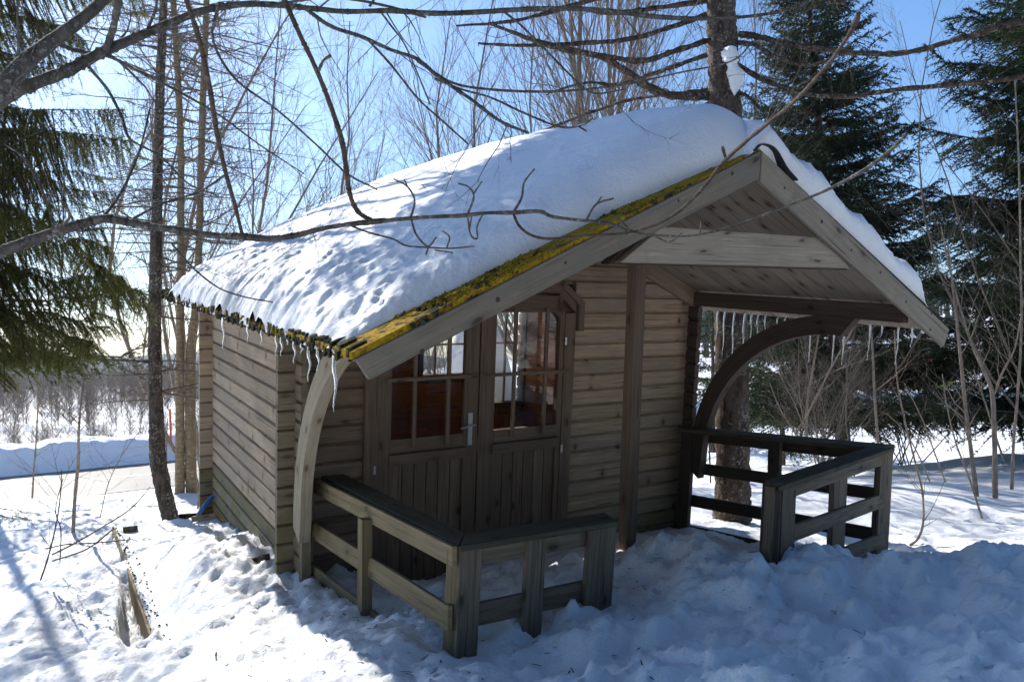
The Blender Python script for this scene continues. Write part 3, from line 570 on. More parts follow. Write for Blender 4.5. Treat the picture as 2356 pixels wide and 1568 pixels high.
# curved braces
for x, mt in ((-.005, M['arch']), (3.435, M['darkwood'])):
    mb = MB(); cy = -1.45; n = 26; ths = np.linspace(0, math.pi/2, n); Ro, Ri = 1.335, 1.195
    pts_o = [(cy+Ro*math.cos(t), Ro*math.sin(t)-.02) for t in ths]; pts_i = [(cy+Ri*math.cos(t), Ri*math.sin(t)-.02) for t in ths]
    pts_o = [(cy+Ro, -.10)]+pts_o+[(cy-.14, 1.305)]; pts_i = [(cy+Ri+.02, -.17)]+pts_i+[(cy-.03, 1.17)]
    hw = .037; lu = 0
    for k in range(len(pts_o)-1):
        a, b, c, d = pts_o[k], pts_i[k], pts_i[k+1], pts_o[k+1]; L = math.dist(a, d)
        V = [(x-hw, *a), (x+hw, *a), (x+hw, *b), (x-hw, *b), (x-hw, *d), (x+hw, *d), (x+hw, *c), (x-hw, *c)]
        fs = [[0, 4, 5, 1], [1, 5, 6, 2], [2, 6, 7, 3], [3, 7, 4, 0]]
        uv = [[[lu, .5], [lu+L, .5], [lu+L, .57], [lu, .57]], [[lu, .6], [lu+L, .6], [lu+L, .74], [lu, .74]], [[lu, .8], [lu+L, .8], [lu+L, .87], [lu, .87]], [[lu, .9], [lu+L, .9], [lu+L, 1.04], [lu, 1.04]]]
        uv[1] = [[lu, .6], [lu+L, .6], [lu+L, .74], [lu, .74]]; uv[3] = [[lu, .74], [lu+L, .74], [lu+L, .6], [lu, .6]]
        mb.add(V, [f[::-1] for f in fs], [u[::-1] for u in uv], 0, .5)
        if k == 0: mb.add(V[:4], [[0, 1, 2, 3]], [[[0, 0], [0, .07], [.1, .07], [.1, 0]]])
        if k == len(pts_o)-2: mb.add(V[4:], [[3, 2, 1, 0]], [[[0, 0], [0, .07], [.1, .07], [.1, 0]]])
        lu += L
    mb.build("curved_brace", mt, cabin, bevel=.003)
mb = MB(); plank(mb, (1.85, -1.12, -.72), (1.80, -1.12, zu(1.8)-.13), .085, .085, (1, 0, 0)); mb.build("support_post", M['door'], cabin, bevel=.004)
mb = MB(); plank(mb, (.02, -.17, -.70), (.02, -.17, -.17), .06, .055, (1, 0, 0)); mb.build("corner_post", M['logend'], cabin, bevel=.004)
mb = MB()  # porch deck
for k in range(15):
    y = -.07-.125*k; plank(mb, (.05, y, -.735), (3.5, y, -.735), .115, .03, (0, 1, 0))
mb.build("porch_deck", M['mosswall'], cabin, bevel=.003)

# ------------------------------------------------------------------ snow on the roof
def snow_h(x, y):   # thickness of the blanket above the felt
    u = (x-(RX-2.17))/4.34; s = abs(x-RX)/2.17
    dl = x-(RX-2.175+.022*fbm(y*9, y*0+2, 2)); dr = (RX+1.82)-x; df = y-(ef_np(x)+.11*sstep(RX+.05, RX-.9, x)+.03+.03*fbm(x*3, y*0+3, 3)); db = (yb-.06)-y-.55*sstep(.3, -.5, x)*(.6+.4*fbm(y*3, x*3, 2))
    th = .31+.06*np.sin(np.clip((y-yf)/(yb-yf), 0, 1)*math.pi)-.06*s+.03*np.exp(-((x-RX)/.4)**2)+.14*np.exp(-((x-RX)/.9)**2)*np.exp(-((y+1.75)/.7)**2)+.035*fbm(x*1.1+4, y*1.1, 3)
    left = sstep(.9, -.3, x); th = th-left*.07
    e = lambda d, r: np.sqrt(np.clip(1-(1-np.clip(d/r, 0, 1))**2, 0, 1))
    th = th*(.72*e(df, .33)+.28*sstep(0, 1, df/1.3))*e(db, .35)*e(dl, .30)*(e(dr, .25))
    lump = left*.022*fbm(x*6+y*1.5, y*9, 3)+.007*fbm(x*9, y*9, 3)+left*.014*fbm(x*17, y*26, 3)*(.3+.7*sstep(.2, -.4, x))+left*.010*fbm(x*45, y*45, 2)
    run = left*.016*fbm(y*14, x*2.2, 2)
    m = sstep(0, .12, th); th = th+(lump+run)*m
    return th
nx, ny = 380, 420; gx = np.linspace(RX-2.175, RX+1.86, nx); gy = np.linspace(yf-.05, yb, ny); X, Y = np.meshgrid(gx, gy)
zr = ZU+.05-np.where(X < RX, SL*(RX-X), SR*(X-RX)); sm = .06; rid = np.sqrt((X-RX)**2+.12**2)-np.abs(X-RX)
TH = snow_h(X, Y); Z = zr+TH-.03+.0*rid; Z = Z-.40*rid*np.clip(TH/.2, 0, 1)
keep = TH > .004
mb = MB(); n, m = X.shape; i = np.arange(n-1)[:, None]; j = np.arange(m-1)[None]
f = np.stack([i*m+j, i*m+j+1, (i+1)*m+j+1, (i+1)*m+j], -1).reshape(-1, 4); kf = keep.ravel()[f].any(1)
# snow bulges out over the right gable and left eave slightly
V = np.stack([X, Y, Z], -1).reshape(-1, 3); mb.add(V, f[kf], V[f[kf]][..., :2]); V2 = V.copy(); V2[:, 2] = zr.ravel()-.032
rs = mb.build("roof_snow", M['roofsnow'], smooth=True); rs.matrix_world = MCAB
tag(rs, "thick blanket of old snow lying on the cabin roof", "snow", kind="stuff")
# free edge of the snow on the right gable side stands as a thick lip
mb = MB(); n = 96; LS = []
for k in range(n+1):
    x = RX-.10+(1.96)*k/n; s = k/n; th = (.235-.05*s+.010*math.sin(k*.9)+.008*math.sin(k*2.3)+.03*math.sin(k*.23))*(1-sstep(.93, 1.0, s))*(sstep(0, .13, s)); z = ZU+.045-SR*max(x-RX, 0)-SL*max(RX-x, 0); y0 = float(ef_np(A([x]))[0])-.03
    LS.append([(x, y0+.5, z+th*.35), (x, y0+.30, z+th*.85), (x, y0+.16, z+th), (x, y0+.06, z+th*.9), (x, y0+.0, z+th*.62), (x, y0-.005, z+th*.3), (x, y0+.03, z+.0)])
LS = A(LS); LS[..., 2] += .008*fbm(LS[..., 0]*14, LS[..., 2]*14, 2); n1, m1 = LS.shape[:2]; i = np.arange(n1-1)[:, None]; j = np.arange(m1-1)[None]
f = np.stack([i*m1+j, i*m1+j+1, (i+1)*m1+j+1, (i+1)*m1+j], -1).reshape(-1, 4); mb.add(LS.reshape(-1, 3), f)
rl = mb.build("snow_lip", M['roofsnow'], rs, smooth=True)
rl.matrix_parent_inverse = Matrix.Identity(4)

# ------------------------------------------------------------------ railings (level, standing on their own)
def bd(mb, tA, bA, tB, bB, dA, dB, th=.024, back=None, mat=0):
    """board whose camera-side face has top/bottom corners tA,bA (end A) and tB,bB (end B) in the view at depths dA, dB"""
    a, b, c, d = P(*tA, dA), P(*bA, dA), P(*tB, dB), P(*bB, dB); n = np.cross(c-a, b-a); n /= np.linalg.norm(n)
    if n[1] < 0: n = -n
    if back is not None: n = A(back, float)
    n = n*th; prism8(mb, [b, a, a+n, b+n, d, c, c+n, d+n], mat)
def cap(mb, oA, oB, iA, iB, dA, dB, Zc, th=.026):
    q = [P(*p, 1) for p in (oA, oB, iA, iB)]; out = []
    for p in q: t = (Zc-EYE)/(p[2]-EYE); out.append(A([p[0]*t, p[1]*t, Zc]))
    o1, o2, i1, i2 = out; d = A([0, 0, -th]); prism8(mb, [o1, i1, i1+d, o1+d, o2, i2, i2+d, o2+d])
def c5(x, y): return ((1400+x/1.568)/1.7385, (1700+y/1.568)/1.7385)
def c7(x, y): return ((2600+x/2.1418)/1.7385, (1650+y/2.1418)/1.7385)
def c2(x, y): return ((700+x/2.24)/1.7385, (1700+y/2.24)/1.7385)
RL = empty("porch_railing", tuple(P(1040, 1480, 3.35)))
tag(RL, "olive brown porch railing in front of the left door, with four wide grey front boards", "railing")
bpy.context.view_layer.update()
def part(mb, name, m, par, **k):
    o = mb.build(name, m, par, **k); o.matrix_parent_inverse = par.matrix_world.inverted(); return o
D0, D1, D2 = 5.0, 3.30, 3.78; yy = lambda y: y
for t0, b0, t1, b1 in (((722, 1098), (720, 1133), c5(640, 760), c5(640, 890)), ((715, 1196), (705, 1229), c5(612, 1130), c5(612, 1290)), ((705, 1288), (703, 1322), (960, 1487), (945, 1530))):
    mb = MB(); dn = D1 if t1[0] > 1000 else 3.6; bd(mb, t0, b0, t1, b1, D0, dn, .024, (.9, .1, 0)); part(mb, "side_rail", M['railold'], RL, bevel=.003)
mb = MB(); cap(mb, c5(682, 752), (720, 1084), c5(722, 675), (748, 1068), D1, D0, 1.6-.88); part(mb, "cap_rail", M['railcap'], RL, bevel=.004)
mb = MB(); cap(mb, c5(690, 758), c5(1682, 602), c5(722, 672), c5(1598, 545), D1, D2, 1.6-.876); part(mb, "cap_rail", M['railcap'], RL, bevel=.004)
def post(par, x0, x1, y0, y1, d, th, m, dx=0, side=None, name="post"):
    mb = MB(); a, b, c, e = P(x0, y0, d), P(x0-dx, y1, d), P(x1, y0, d+side) if side else P(x1, y0, d), P(x1-dx, y1, d+side) if side else P(x1-dx, y1, d)
    n = np.cross(c-a, b-a); n /= np.linalg.norm(n)
    if n[1] < 0: n = -n
    n = n*th; prism8(mb, [a, c, c+n, a+n, b, e, e+n, b+n]); return part(mb, name, m, par, bevel=.003)
post(RL, 1028, 1058, 1262, 1540, 3.335, .04, M['railold'], 13, -.02)
post(RL, 833, 857, 1195, 1450, 4.07, .07, M['railold'], 1, .03)
post(RL, 704, 722, 1140, 1420, 4.95, .06, M['railold'], 0, .03)
fd = lambda x: D1+(D2-D1)*(x-1056)/(1421-1056)
for x0, x1, yt, yb_ in ((1060, 1111, 1259, 1540), (1214, 1259, 1236, 1480), (1355, 1420, 1214, 1420)):
    mb = MB(); bd(mb, (x0, yt), (x0-14, yb_), (x1, yt-8), (x1-14, yb_-15), fd(x0), fd(x1), .026)
    # stand the grain upright
    for q in range(len(mb.f)): f, u, mt, r = mb.f[q]; mb.f[q] = (f, u[..., ::-1], mt, r)
    part(mb, "upright_board", M['railgrey'], RL, bevel=.003)
for ta, ba, tb, bb in (((1068, 1262), (1064, 1306), (1412, 1204), (1410, 1246)), ((1060, 1396), (1056, 1450), (1405, 1324), (1402, 1372))):
    mb = MB(); bd(mb, ta, ba, tb, bb, D1+.035, D2+.045, .024); part(mb, "front_rail", M['railgrey'], RL, bevel=.003)
RR = empty("porch_railing", tuple(P(1760, 1270, 3.95)))
tag(RR, "dark porch railing on the far side of the porch, jutting out past the right eave", "railing")
bpy.context.view_layer.update()
E0, E1, E2 = 6.78, 5.50, 3.92
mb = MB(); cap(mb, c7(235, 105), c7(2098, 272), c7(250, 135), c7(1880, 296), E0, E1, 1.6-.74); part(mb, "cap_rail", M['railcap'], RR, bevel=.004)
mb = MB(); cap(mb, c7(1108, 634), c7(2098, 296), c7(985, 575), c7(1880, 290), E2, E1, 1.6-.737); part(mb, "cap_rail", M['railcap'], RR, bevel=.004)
ef7 = lambda x: E0+(E1-E0)*(x-300)/(2000-300)
for ta, ba, tb, bb in ((( 290, 140), (290, 232), (1975, 315), (1975, 425)), ((285, 410), (285, 506), (1960, 646), (1960, 752)), ((275, 687), (275, 786), (1940, 992), (1940, 1108)), ((262, 948), (262, 1050), (1900, 1310), (1900, 1400))):
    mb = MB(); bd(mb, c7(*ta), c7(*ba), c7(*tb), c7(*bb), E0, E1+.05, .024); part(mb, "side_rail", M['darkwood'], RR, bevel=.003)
def post7(x0, x1, y0, xb0, xb1, y1, d0, d1, th, m):
    mb = MB(); a, c, b, e = P(*c7(x0, y0), d0), P(*c7(x1, y0), d1), P(*c7(xb0, y1), d0), P(*c7(xb1, y1), d1); n = np.cross(c-a, b-a); n /= np.linalg.norm(n)
    if n[1] < 0: n = -n
    n = n*th; prism8(mb, [a, c, c+n, a+n, b, e, e+n, b+n]); part(mb, "post", m, RR, bevel=.003)
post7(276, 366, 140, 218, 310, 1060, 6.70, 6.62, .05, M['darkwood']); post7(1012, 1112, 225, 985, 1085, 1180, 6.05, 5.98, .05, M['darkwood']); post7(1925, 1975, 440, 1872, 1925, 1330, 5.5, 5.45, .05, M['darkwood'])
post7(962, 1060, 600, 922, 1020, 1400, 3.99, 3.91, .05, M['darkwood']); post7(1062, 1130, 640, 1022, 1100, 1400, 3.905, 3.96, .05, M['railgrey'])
gd = lambda x: E2+(E1-E2)*(x-1108)/(2098-1108)
for x0, x1, y0, xb0, xb1, y1 in ((1142, 1256, 618, 1112, 1226, 1400), (1590, 1698, 468, 1548, 1655, 1400), (1985, 2088, 330, 1930, 2028, 1400)):
    post7(x0, x1, y0, xb0, xb1, y1, gd(x0)-.02, gd(x1)-.02, .035, M['railgrey'])
for ta, ba, tb, bb in (((1150, 625), (1150, 752), (2060, 312), (2060, 425)), ((1140, 1000), (1135, 1145), (2050, 676), (2050, 790)), ((1135, 1355), (1130, 1480), (2040, 1020), (2040, 1130))):
    mb = MB(); bd(mb, c7(*ta), c7(*ba), c7(*tb), c7(*bb), gd(1150)+.03, gd(2060)+.03, .024); part(mb, "front_rail", M['railgrey'], RR, bevel=.003)

# ------------------------------------------------------------------ retaining board, debris, blue stick
mb = MB(); a = BA+A([0, 0, .0]); b = BB+A([0, 0, .0])
plank(mb, tuple(a-A([0, 0, .088])), tuple(b-A([0, 0, .125])), .2, .015)
tag(mb.build("retaining_board", M['railold'], bevel=.003), "long weathered board on edge holding back the snow left of the cabin", "board")
mb = MB(); tube(mb, [P(490, 1140, 7.0), P(472, 1162, 6.95), P(455, 1184, 6.9)], [.022, .024, .018], 8, cap=True)
tag(mb.build("shovel_handle", M['blue'], smooth=True), "short blue handle leaning on the far left corner of the cabin", "handle")
for k, (x, y, d, L, m, lab) in enumerate(((440, 1182, 7.05, .22, 'moss', "moss covered scrap board lying by the blue handle"), (468, 1180, 6.9, .2, 'arch', "pale split scrap board lying right of the blue handle"), (300, 1208, 6.7, .12, 'barkmoss', "mossy bark strip on the snow at the far end of the retaining board"), (600, 1250, 5.2, .12, 'barkbrown', "small reddish bark flake on the snow beside the side wall"))):
    p = P(x, y, d); z = gz(p[0], p[1]); mb = MB(); a = rng.random()*1.5-.7; e = A([math.cos(a), math.sin(a), .05])*L/2
    plank(mb, A([p[0], p[1], z+.025])-e, A([p[0], p[1], z+.03])+e, .05, .018, (.2, .1, 1)); tag(mb.build("scrap_wood", M[m]), lab, "wood scrap", "scraps of wood on the snow")
mb = MB()
for k in range(110):
    t = rng.random(); p = BA+(BB-BA)*t; q = p+A([.02+.09*rng.random()**2, 0, .0]); q[2] = gz(q[0], q[1])+.004; s = .004+.010*rng.random(); a = rng.random(3)*6
    mb.add([q+s*A([math.cos(a[0]), math.sin(a[0]), 0]), q+s*A([math.cos(a[0]+2), math.sin(a[0]+2), .2]), q+s*A([math.cos(a[0]+4), math.sin(a[0]+4), 0]), q+A([0, 0, s])], [[0, 1, 3], [1, 2, 3], [2, 0, 3]])
tag(mb.build("leaf_litter", M['moss']), "line of moss crumbs and leaves along the retaining board", "litter", kind="stuff")
mb = MB()
for k in range(900):
    d = 2.3+4.5*rng.random()**1.3; x = (rng.random()-.45)*1.25*d*.7; z = gz(x, d)+.004; a = rng.random()*6.3; L = .006+.02*rng.random(); w = .0015+.002*rng.random()
    e = A([math.cos(a), math.sin(a), .15])*L; s = A([-math.sin(a), math.cos(a), 0])*w; p = A([x, d, z]); mb.add([p-e-s, p-e+s, p+e+s, p+e-s], [[0, 1, 2, 3]])
tag(mb.build("needle_litter", M['twigdark']), "tiny twigs, needles and bark bits scattered on the snow", "litter", kind="stuff")

# ------------------------------------------------------------------ icicles
def icicle(x, y, z, L, r, lab, grp):
    mb = MB(); n = 12; t = np.linspace(0, 1, n); pts = np.stack([x+.004*np.sin(t*9+x*7), y+.003*np.sin(t*7+y*3), z-L*t], 1)
    rad = r*(1-t)**.8*(1+.18*np.sin(t*26+x*11))+.0008; tube(mb, pts, rad, 8, cap=True)
    o = mb.build("icicle", M['ice'], smooth=True); o.matrix_world = MCAB; tag(o, lab, "icicle", grp)
def eave_y(px):   # local y on the left eave seen at px
    xs_ = [378, 600, 795]; ys_ = [2.307, -.826, -2.043]; return None
def invy(px, xx, zz):
    lo, hi = -2.1, 2.4
    for _ in range(40):
        m = (lo+hi)/2; q = cab(xx, m, zz); u = 1178+F*q[0]/q[1]
        if (u < px): hi = m
        else: lo = m
    return (lo+hi)/2
LI = [(518, 70, .8), (575, 38, .6), (607, 34, .45), (641, 45, .55), (653, 42, .6), (668, 12, .4), (683, 48, .6), (700, 20, .5), (717, 78, .7), (738, 50, .6), (777, 125, 1.0)]
names = ["first, long, over the side wall at the far end", "second from the far end, short, over the side wall", "third from the far end, thin", "fourth from the far end, above the corner logs", "fifth from the far end, curved, beside a twin", "tiny stub above the corner logs", "sixth, medium, in front of the corner log ends", "short drip between two longer ones near the arch", "long one just left of the curved brace", "medium one beside the curved brace", "longest, at the front corner before the curved brace"]
for (px, L, r), nm in zip(LI, names):
    xx = RX-2.17; y = invy(px, xx, zu(xx)); q = cab(xx, y, zu(xx)); icicle(xx-.01, y, zu(xx)+.02, L*q[1]/F*1.05, .006*r+.003, "clear icicle on the left eave: "+nm, "icicles along the left eave")
RI = [(1652, 60), (1668, 95), (1690, 115), (1714, 105), (1730, 55), (1745, 60), (1762, 50), (1790, 38), (1808, 28), (1830, 20), (1852, 20), (1868, 90), (1922, 95), (1945, 90), (2003, 75), (2030, 25), (2068, 78), (2100, 40)]
for k, (px, L) in enumerate(RI):
    xx = RX+2.1; y = invy(px, xx, zu(xx)); q = cab(xx, y, zu(xx)); icicle(xx, y, zu(xx)+.01, L*q[1]/F*1.1+.03, .0055+.003*rng.random(), "clear icicle in the row hanging from the right eave, seen under the porch beam", "icicles along the right eave")

# added snow heap: its white stands in for the reflection in the door pane
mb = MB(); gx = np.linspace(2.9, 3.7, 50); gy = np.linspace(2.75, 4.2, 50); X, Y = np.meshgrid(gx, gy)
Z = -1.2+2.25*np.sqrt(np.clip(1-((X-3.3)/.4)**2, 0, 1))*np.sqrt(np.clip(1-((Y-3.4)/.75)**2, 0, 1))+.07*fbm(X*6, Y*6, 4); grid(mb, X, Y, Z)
o = mb.build("reflection_heap", M['snow'], smooth=True); o.matrix_world = MCAB; tag(o, "added heap of snow behind the cabin, in place of the reflection in the right door pane", "snow heap", kind="stuff")

# ------------------------------------------------------------------ vegetation tools
def needles(mb, B, D, L, w, rn=None, mat=0):
    B = np.asarray(B); n = len(B)
    if n == 0: return
    D = D/np.maximum(np.linalg.norm(D, axis=1, keepdims=True), 1e-9); s = np.cross(D, rng.normal(size=(n, 3))); s /= np.maximum(np.linalg.norm(s, axis=1, keepdims=True), 1e-9)
    L = np.broadcast_to(L, (n,))[:, None]; w = np.broadcast_to(w, (n,))[:, None]
    V = np.stack([B-s*w, B+s*w, B+D*L], 1).reshape(-1, 3); mb.add(V, np.arange(3*n).reshape(-1, 3), None, mat, rng.random(n)**1.3 if rn is None else rn)
def norm(v): return v/max(np.linalg.norm(v), 1e-9)
def wander(p, d, L, n, w, up=0.0):
    pts = [p]; d = norm(d)
    for k in range(n):
        d = norm(d+rng.normal(size=3)*w+A([0, 0, up])); p = p+d*L/n; pts.append(p)
    return np.array(pts), d
def grow_branch(mb, p, d, L, r, lev, w=.10, up=.04, kids=7, ang=.8, ratio=.55, fine=None, t0=.2):
    """a limb with side limbs; the last level is laid as a batch of thin twigs"""
    if lev <= 0:      # finest twigs: two slender tapering pieces each
        d = norm(A(d, float)); d2 = norm(d+rng.normal(size=3)*.35+A([0, 0, up*3])); d3 = norm(d2+rng.normal(size=3)*.4)
        mb.tw.append((p, d, L*.62, r)); mb.tw.append((p+d*L*.5, d2, L*.55, r*.6)); mb.tw.append((p+d*L*.3, d3, L*.35, r*.5)); return
    n = 7 if lev > 1 else 5
    pts, _ = wander(p, d, L, n, w, up); rad = r*(1-np.linspace(0, 1, n+1)*.82); tube(mb, pts, rad, 5 if r > .012 else 3)
    if lev <= 0: return
    for k in range(kids):
        t = t0+(1-t0)*(k+rng.random()*.8)/kids; q = t*n; i = min(int(q), n-1); pp = pts[i]+(pts[i+1]-pts[i])*(q-i); dd = norm(pts[i+1]-pts[i])
        s = norm(np.cross(dd, rng.normal(size=3))); a = ang*(.7+.6*rng.random()); nd = dd*math.cos(a)+s*math.sin(a)
        grow_branch(mb, pp, nd, L*ratio*(1.1-.6*t)*(.7+.6*rng.random()), max(r*.5*(1.1-.6*t), .0016), lev-1, w*1.2, up, max(3, int(kids*.75)), ang, ratio, fine, .12)
def trunk_mesh(name, path, mat, parent, sides=14, wob=.12, n=8):
    mb = MB(); q = spl(path, n); tube(mb, q[:, :3], q[:, 3], sides, wob=wob); o = mb.build(name, mat, smooth=True)
    o.parent = parent; o.matrix_parent_inverse = parent.matrix_basis.inverted(); return o
def adopt(o, par): o.parent = par; o.matrix_parent_inverse = par.matrix_basis.inverted(); return o
def spath(rows, grd=False):
    """rows of (x, y, width, depth) in the view -> rows of (X, Y, Z, radius)"""
    return A([[*P(x, y, d), w*d/F/2] for x, y, w, d in rows])
def tree(name, loc, label, cat, group=None):
    o = empty(name, tuple(loc)); tag(o, label, cat, group); return o

# spruces: whorls of boughs with hanging side twigs and needles
def bough(mw, mn, p, d, L, droop, dens, nl, nw, hang=.3, side=.34, step=.07, r0=None):
    n = 9; t = np.linspace(0, 1, n+1); d = norm(d); pts = p+np.outer(t*L, d); pts[:, 2] += -droop*L*t**1.4+droop*.75*L*t**3.2; pts[1:] += rng.normal(size=(n, 3))*.02*L*t[1:, None]
    r0 = r0 or .006+.009*L; tube(mw, pts, r0*(1-.85*t), 4)
    ks = max(4, int(L/step)); h = norm(np.cross(d, [0, 0, 1])); B = []; D = []
    for k in range(ks):
        tt = .08+.92*(k+rng.random())/ks; q = tt*n; i = min(int(q), n-1); b = pts[i]+(pts[i+1]-pts[i])*(q-i); ax = norm(pts[i+1]-pts[i])
        for sg in (-1, 1):
            l2 = L*side*(1-tt*.72)*(.6+.7*rng.random())*min(1, .35+tt*2); m = max(2, int(l2/dens)); s = (np.arange(m)+rng.random())/m
            dd = norm(h*sg*(.9-.3*hang)+ax*.65+A([0, 0, -hang*(.7+.6*rng.random())])+rng.normal(size=3)*.12); q2 = b+np.outer(s*l2, dd); q2[:, 2] -= hang*.5*l2*s**2
            B.append(q2); D.append(np.broadcast_to(dd, q2.shape))
            if l2 > .22: tube(mw, q2[[0, m//2, m-1]], .0035, 3)
    m = max(3, int(L/dens)); s = rng.random(m); i = np.minimum((s*n).astype(int), n-1); B.append(pts[i]+(pts[i+1]-pts[i])*(s*n-i)[:, None]); D.append(np.broadcast_to(d, (m, 3)))
    B = np.repeat(np.concatenate(B), 4, axis=0); D = np.repeat(np.concatenate(D), 4, axis=0); D = D*.9+rng.normal(size=D.shape)*.55; needles(mn, B, D, nl*(.7+.6*rng.random(len(B))), nw)
def spruce(base, H, R, label, z0=.4, gap=.22, per=7, dens=.035, nl=.055, nw=.0065, lean=(0, 0), group=None, tr=None, az=None, hang=.35, z1=None, name="spruce", droop=.28):
    o = tree(name, base, label, "spruce tree", group); top = A([base[0]+lean[0], base[1]+lean[1], base[2]+H]); base = A(base, float)
    if tr is None: tr = .012*H+.02
    trunk_mesh("trunk", [(*base, tr), (*(base+(top-base)*.5), tr*.55), (*top, .01)], M['barkbrown'], o)
    mw = MB(); mn = MB(); z = z0; zz = z1 or H
    while z < zz-.15:
        t = z/H; L0 = R*(1-t)**.75+.12
        for k in range(per):
            a = rng.random()*6.283 if az is None else az[0]+(az[1]-az[0])*rng.random()
            p = base+(top-base)*t+A([0, 0, rng.normal()*.06]); d = A([math.cos(a), math.sin(a), .15+.35*t]); bough(mw, mn, p, d, L0*(.65+.5*rng.random()), .38-droop*t, dens, nl, nw, hang)
        z += gap*(1-.35*t)*(.8+.4*rng.random())
    adopt(mw.build("branches", M['twigdark']), o); adopt(mn.build("needles", M['needle']), o); return o

# ------------------------------------------------------------------ conifers
pR = P(1945, 1060, 15.5); spruce((pR[0], pR[1], gz(pR[0], pR[1])), 11.5, 3.0, "tall dark spruce standing behind the right slope of the snowy roof", z0=1.2, gap=.28, per=8, dens=.045, nl=.075, nw=.009, lean=(-.9, 0))
pQ = P(2590, 1060, 12.5); spruce((pQ[0], pQ[1], gz(pQ[0], pQ[1])), 15, 3.9, "huge dark spruce filling the right edge of the view", z0=1.0, gap=.36, per=8, dens=.045, nl=.075, nw=.009, z1=9.5, az=(1.6, 5.4))
for x, d, H, R, lab in ((1800, 17.5, 4.3, 2.1, "low spruce behind the porch railing, seen under the curved brace"), (1640, 21, 5, 2.0, "spruce seen just right of the cabin corner behind the larch trunk"), (2130, 34, 8.2, 1.6, "small pointed spruce far off beyond the right fascia end")):
    q = P(x, 1000, d); spruce((q[0], q[1], gz(q[0], q[1])), H, R, lab, z0=.5, gap=.52, per=5, dens=.09, nl=.085, nw=.009, hang=.5)
# unseen big spruces added around the viewpoint to cut sky light on near snow
for x, y, H, R_, lab in ((2.6, -2.6, 13, 3.4, "large spruce added behind the viewpoint, to the right, to shade the near snow"), (-2.4, -3.4, 13, 3.2, "large spruce added behind the viewpoint, to the left, to shade the near snow"), (6.4, -.4, 12, 3.0, "large spruce added beside the viewpoint on the right to shade the near snow")):
    spruce((x, y, gz(x, y)), H, R_, lab, z0=2.0, gap=.42, per=9, dens=.12, nl=.17, nw=.035)
spruce((P(-50, 1000, 9.5)[0], 9.5, gz(P(-50, 1000, 9.5)[0], 9.5)), 9, 2.0, "sparse spruce added just outside the left edge to dapple the snow", tr=.06, z0=1.8, gap=.8, per=3, dens=.10, nl=.08, nw=.009)  # added tree out of view; its boughs dapple the left snow
# near spruce whose hanging boughs enter from the left
ns = tree("spruce", (-3.6, 4.6, gz(-3.6, 4.6)), "near spruce with hanging green boughs along the left edge", "spruce tree")
trunk_mesh("trunk", [(-4.0, 4.6, gz(-4.0, 4.6)-.1, .16), (-4.0, 4.6, 3, .13), (-4.0, 4.6, 8, .05)], M['barkbrown'], ns)
mw = MB(); mn = MB()
for (x0, y0, x1, y1, d, hg, cnt) in ((-260, 250, 290, 300, 4.2, 1.0, 3), (-260, 330, 255, 400, 4.4, .9, 2), (-300, -60, 210, 60, 4.0, .8, 3), (-300, 60, 130, 170, 4.2, .8, 2), (-280, 440, 260, 560, 4.3, .8, 3), (-300, 560, 270, 650, 4.1, .7, 2), (-300, 640, 290, 760, 3.9, .5, 3), (-300, 720, 200, 800, 4.0, .5, 2), (-280, 400, 150, 470, 4.0, .8, 2), (-300, 150, 60, 240, 4.0, .8, 2), (-260, -150, 330, -40, 4.3, .8, 2), (150, 540, 330, 660, 4.3, .7, 1), (-300, 790, 170, 850, 4.1, .5, 1)):
    for c in range(cnt):
        a = P(x0+rng.normal()*10, y0+rng.normal()*25, d+.25*rng.normal()); b = P(x1-60*rng.random()*c, y1+rng.normal()*25, d+.25*rng.normal()); L = np.linalg.norm(b-a)
        bough(mw, mn, a, b-a, L, .04, .0055, .023, .0015, hang=hg*1.15, side=.27, step=.021, r0=.007)
for x, y in ((20, 1175), (5, 1190)):
    a = P(-60, y-20, 4.6); b = P(75, y, 4.6); bough(mw, mn, a, b-a, np.linalg.norm(b-a), .1, .012, .02, .0012, hang=.4, side=.3, step=.04, r0=.004)
adopt(mw.build("branches", M['twigdark']), ns); adopt(mn.build("needles", M['needlenear']), ns)

# ------------------------------------------------------------------ the big larch behind the cabin
la = tree("larch_tree", P(1685, 1202, 7.7), "thick lichen covered larch trunk rising behind the cabin roof", "larch tree")
LT = spath([(1683, 1240, 96, 7.7), (1684, 1195, 86, 7.7), (1686, 1100, 78, 7.7), (1685, 900, 74, 7.75), (1680, 700, 72, 7.8), (1674, 450, 70, 7.8), (1668, 220, 70, 7.85), (1662, 100, 68, 7.9), (1658, -20, 64, 7.95), (1650, -500, 50, 8.2), (1640, -1300, 22, 8.4), (1638, -1700, 6, 8.5)])
trunk_mesh("trunk", LT, M['barkbrown'], la, 22, .16, 14)
mb = MB(); mm = MB()
def larchlimb(rows, twd=26, kn=True):
    q = spl(spath(rows), 7); tube(mb, q[:, :3], q[:, 3], 6, wob=.5)
    for k in range(twd):
        i = rng.integers(1, len(q)-2); p = q[i, :3]; s = rng.normal(size=3); s[2] = -abs(s[2])*.9+.2; L = .12+.45*rng.random()**2; pts, _ = wander(p, s, L, 5, .22, -.08); tube(mb, pts, A([.0042, .0036, .003, .0026, .002, .0015]), 3)
        for j in range(int(L/.03)):
            u = rng.random(); b = pts[min(int(u*5), 4)]; needles(mb, (b+rng.normal(size=3)*.006)[None], rng.normal(size=(1, 3)), .009, .004)
    n = 60; i = rng.integers(0, len(q), n); needles(mm, q[i, :3]+rng.normal(size=(n, 3))*q[i, 3:]*.8, rng.normal(size=(n, 3)), .022, .008)
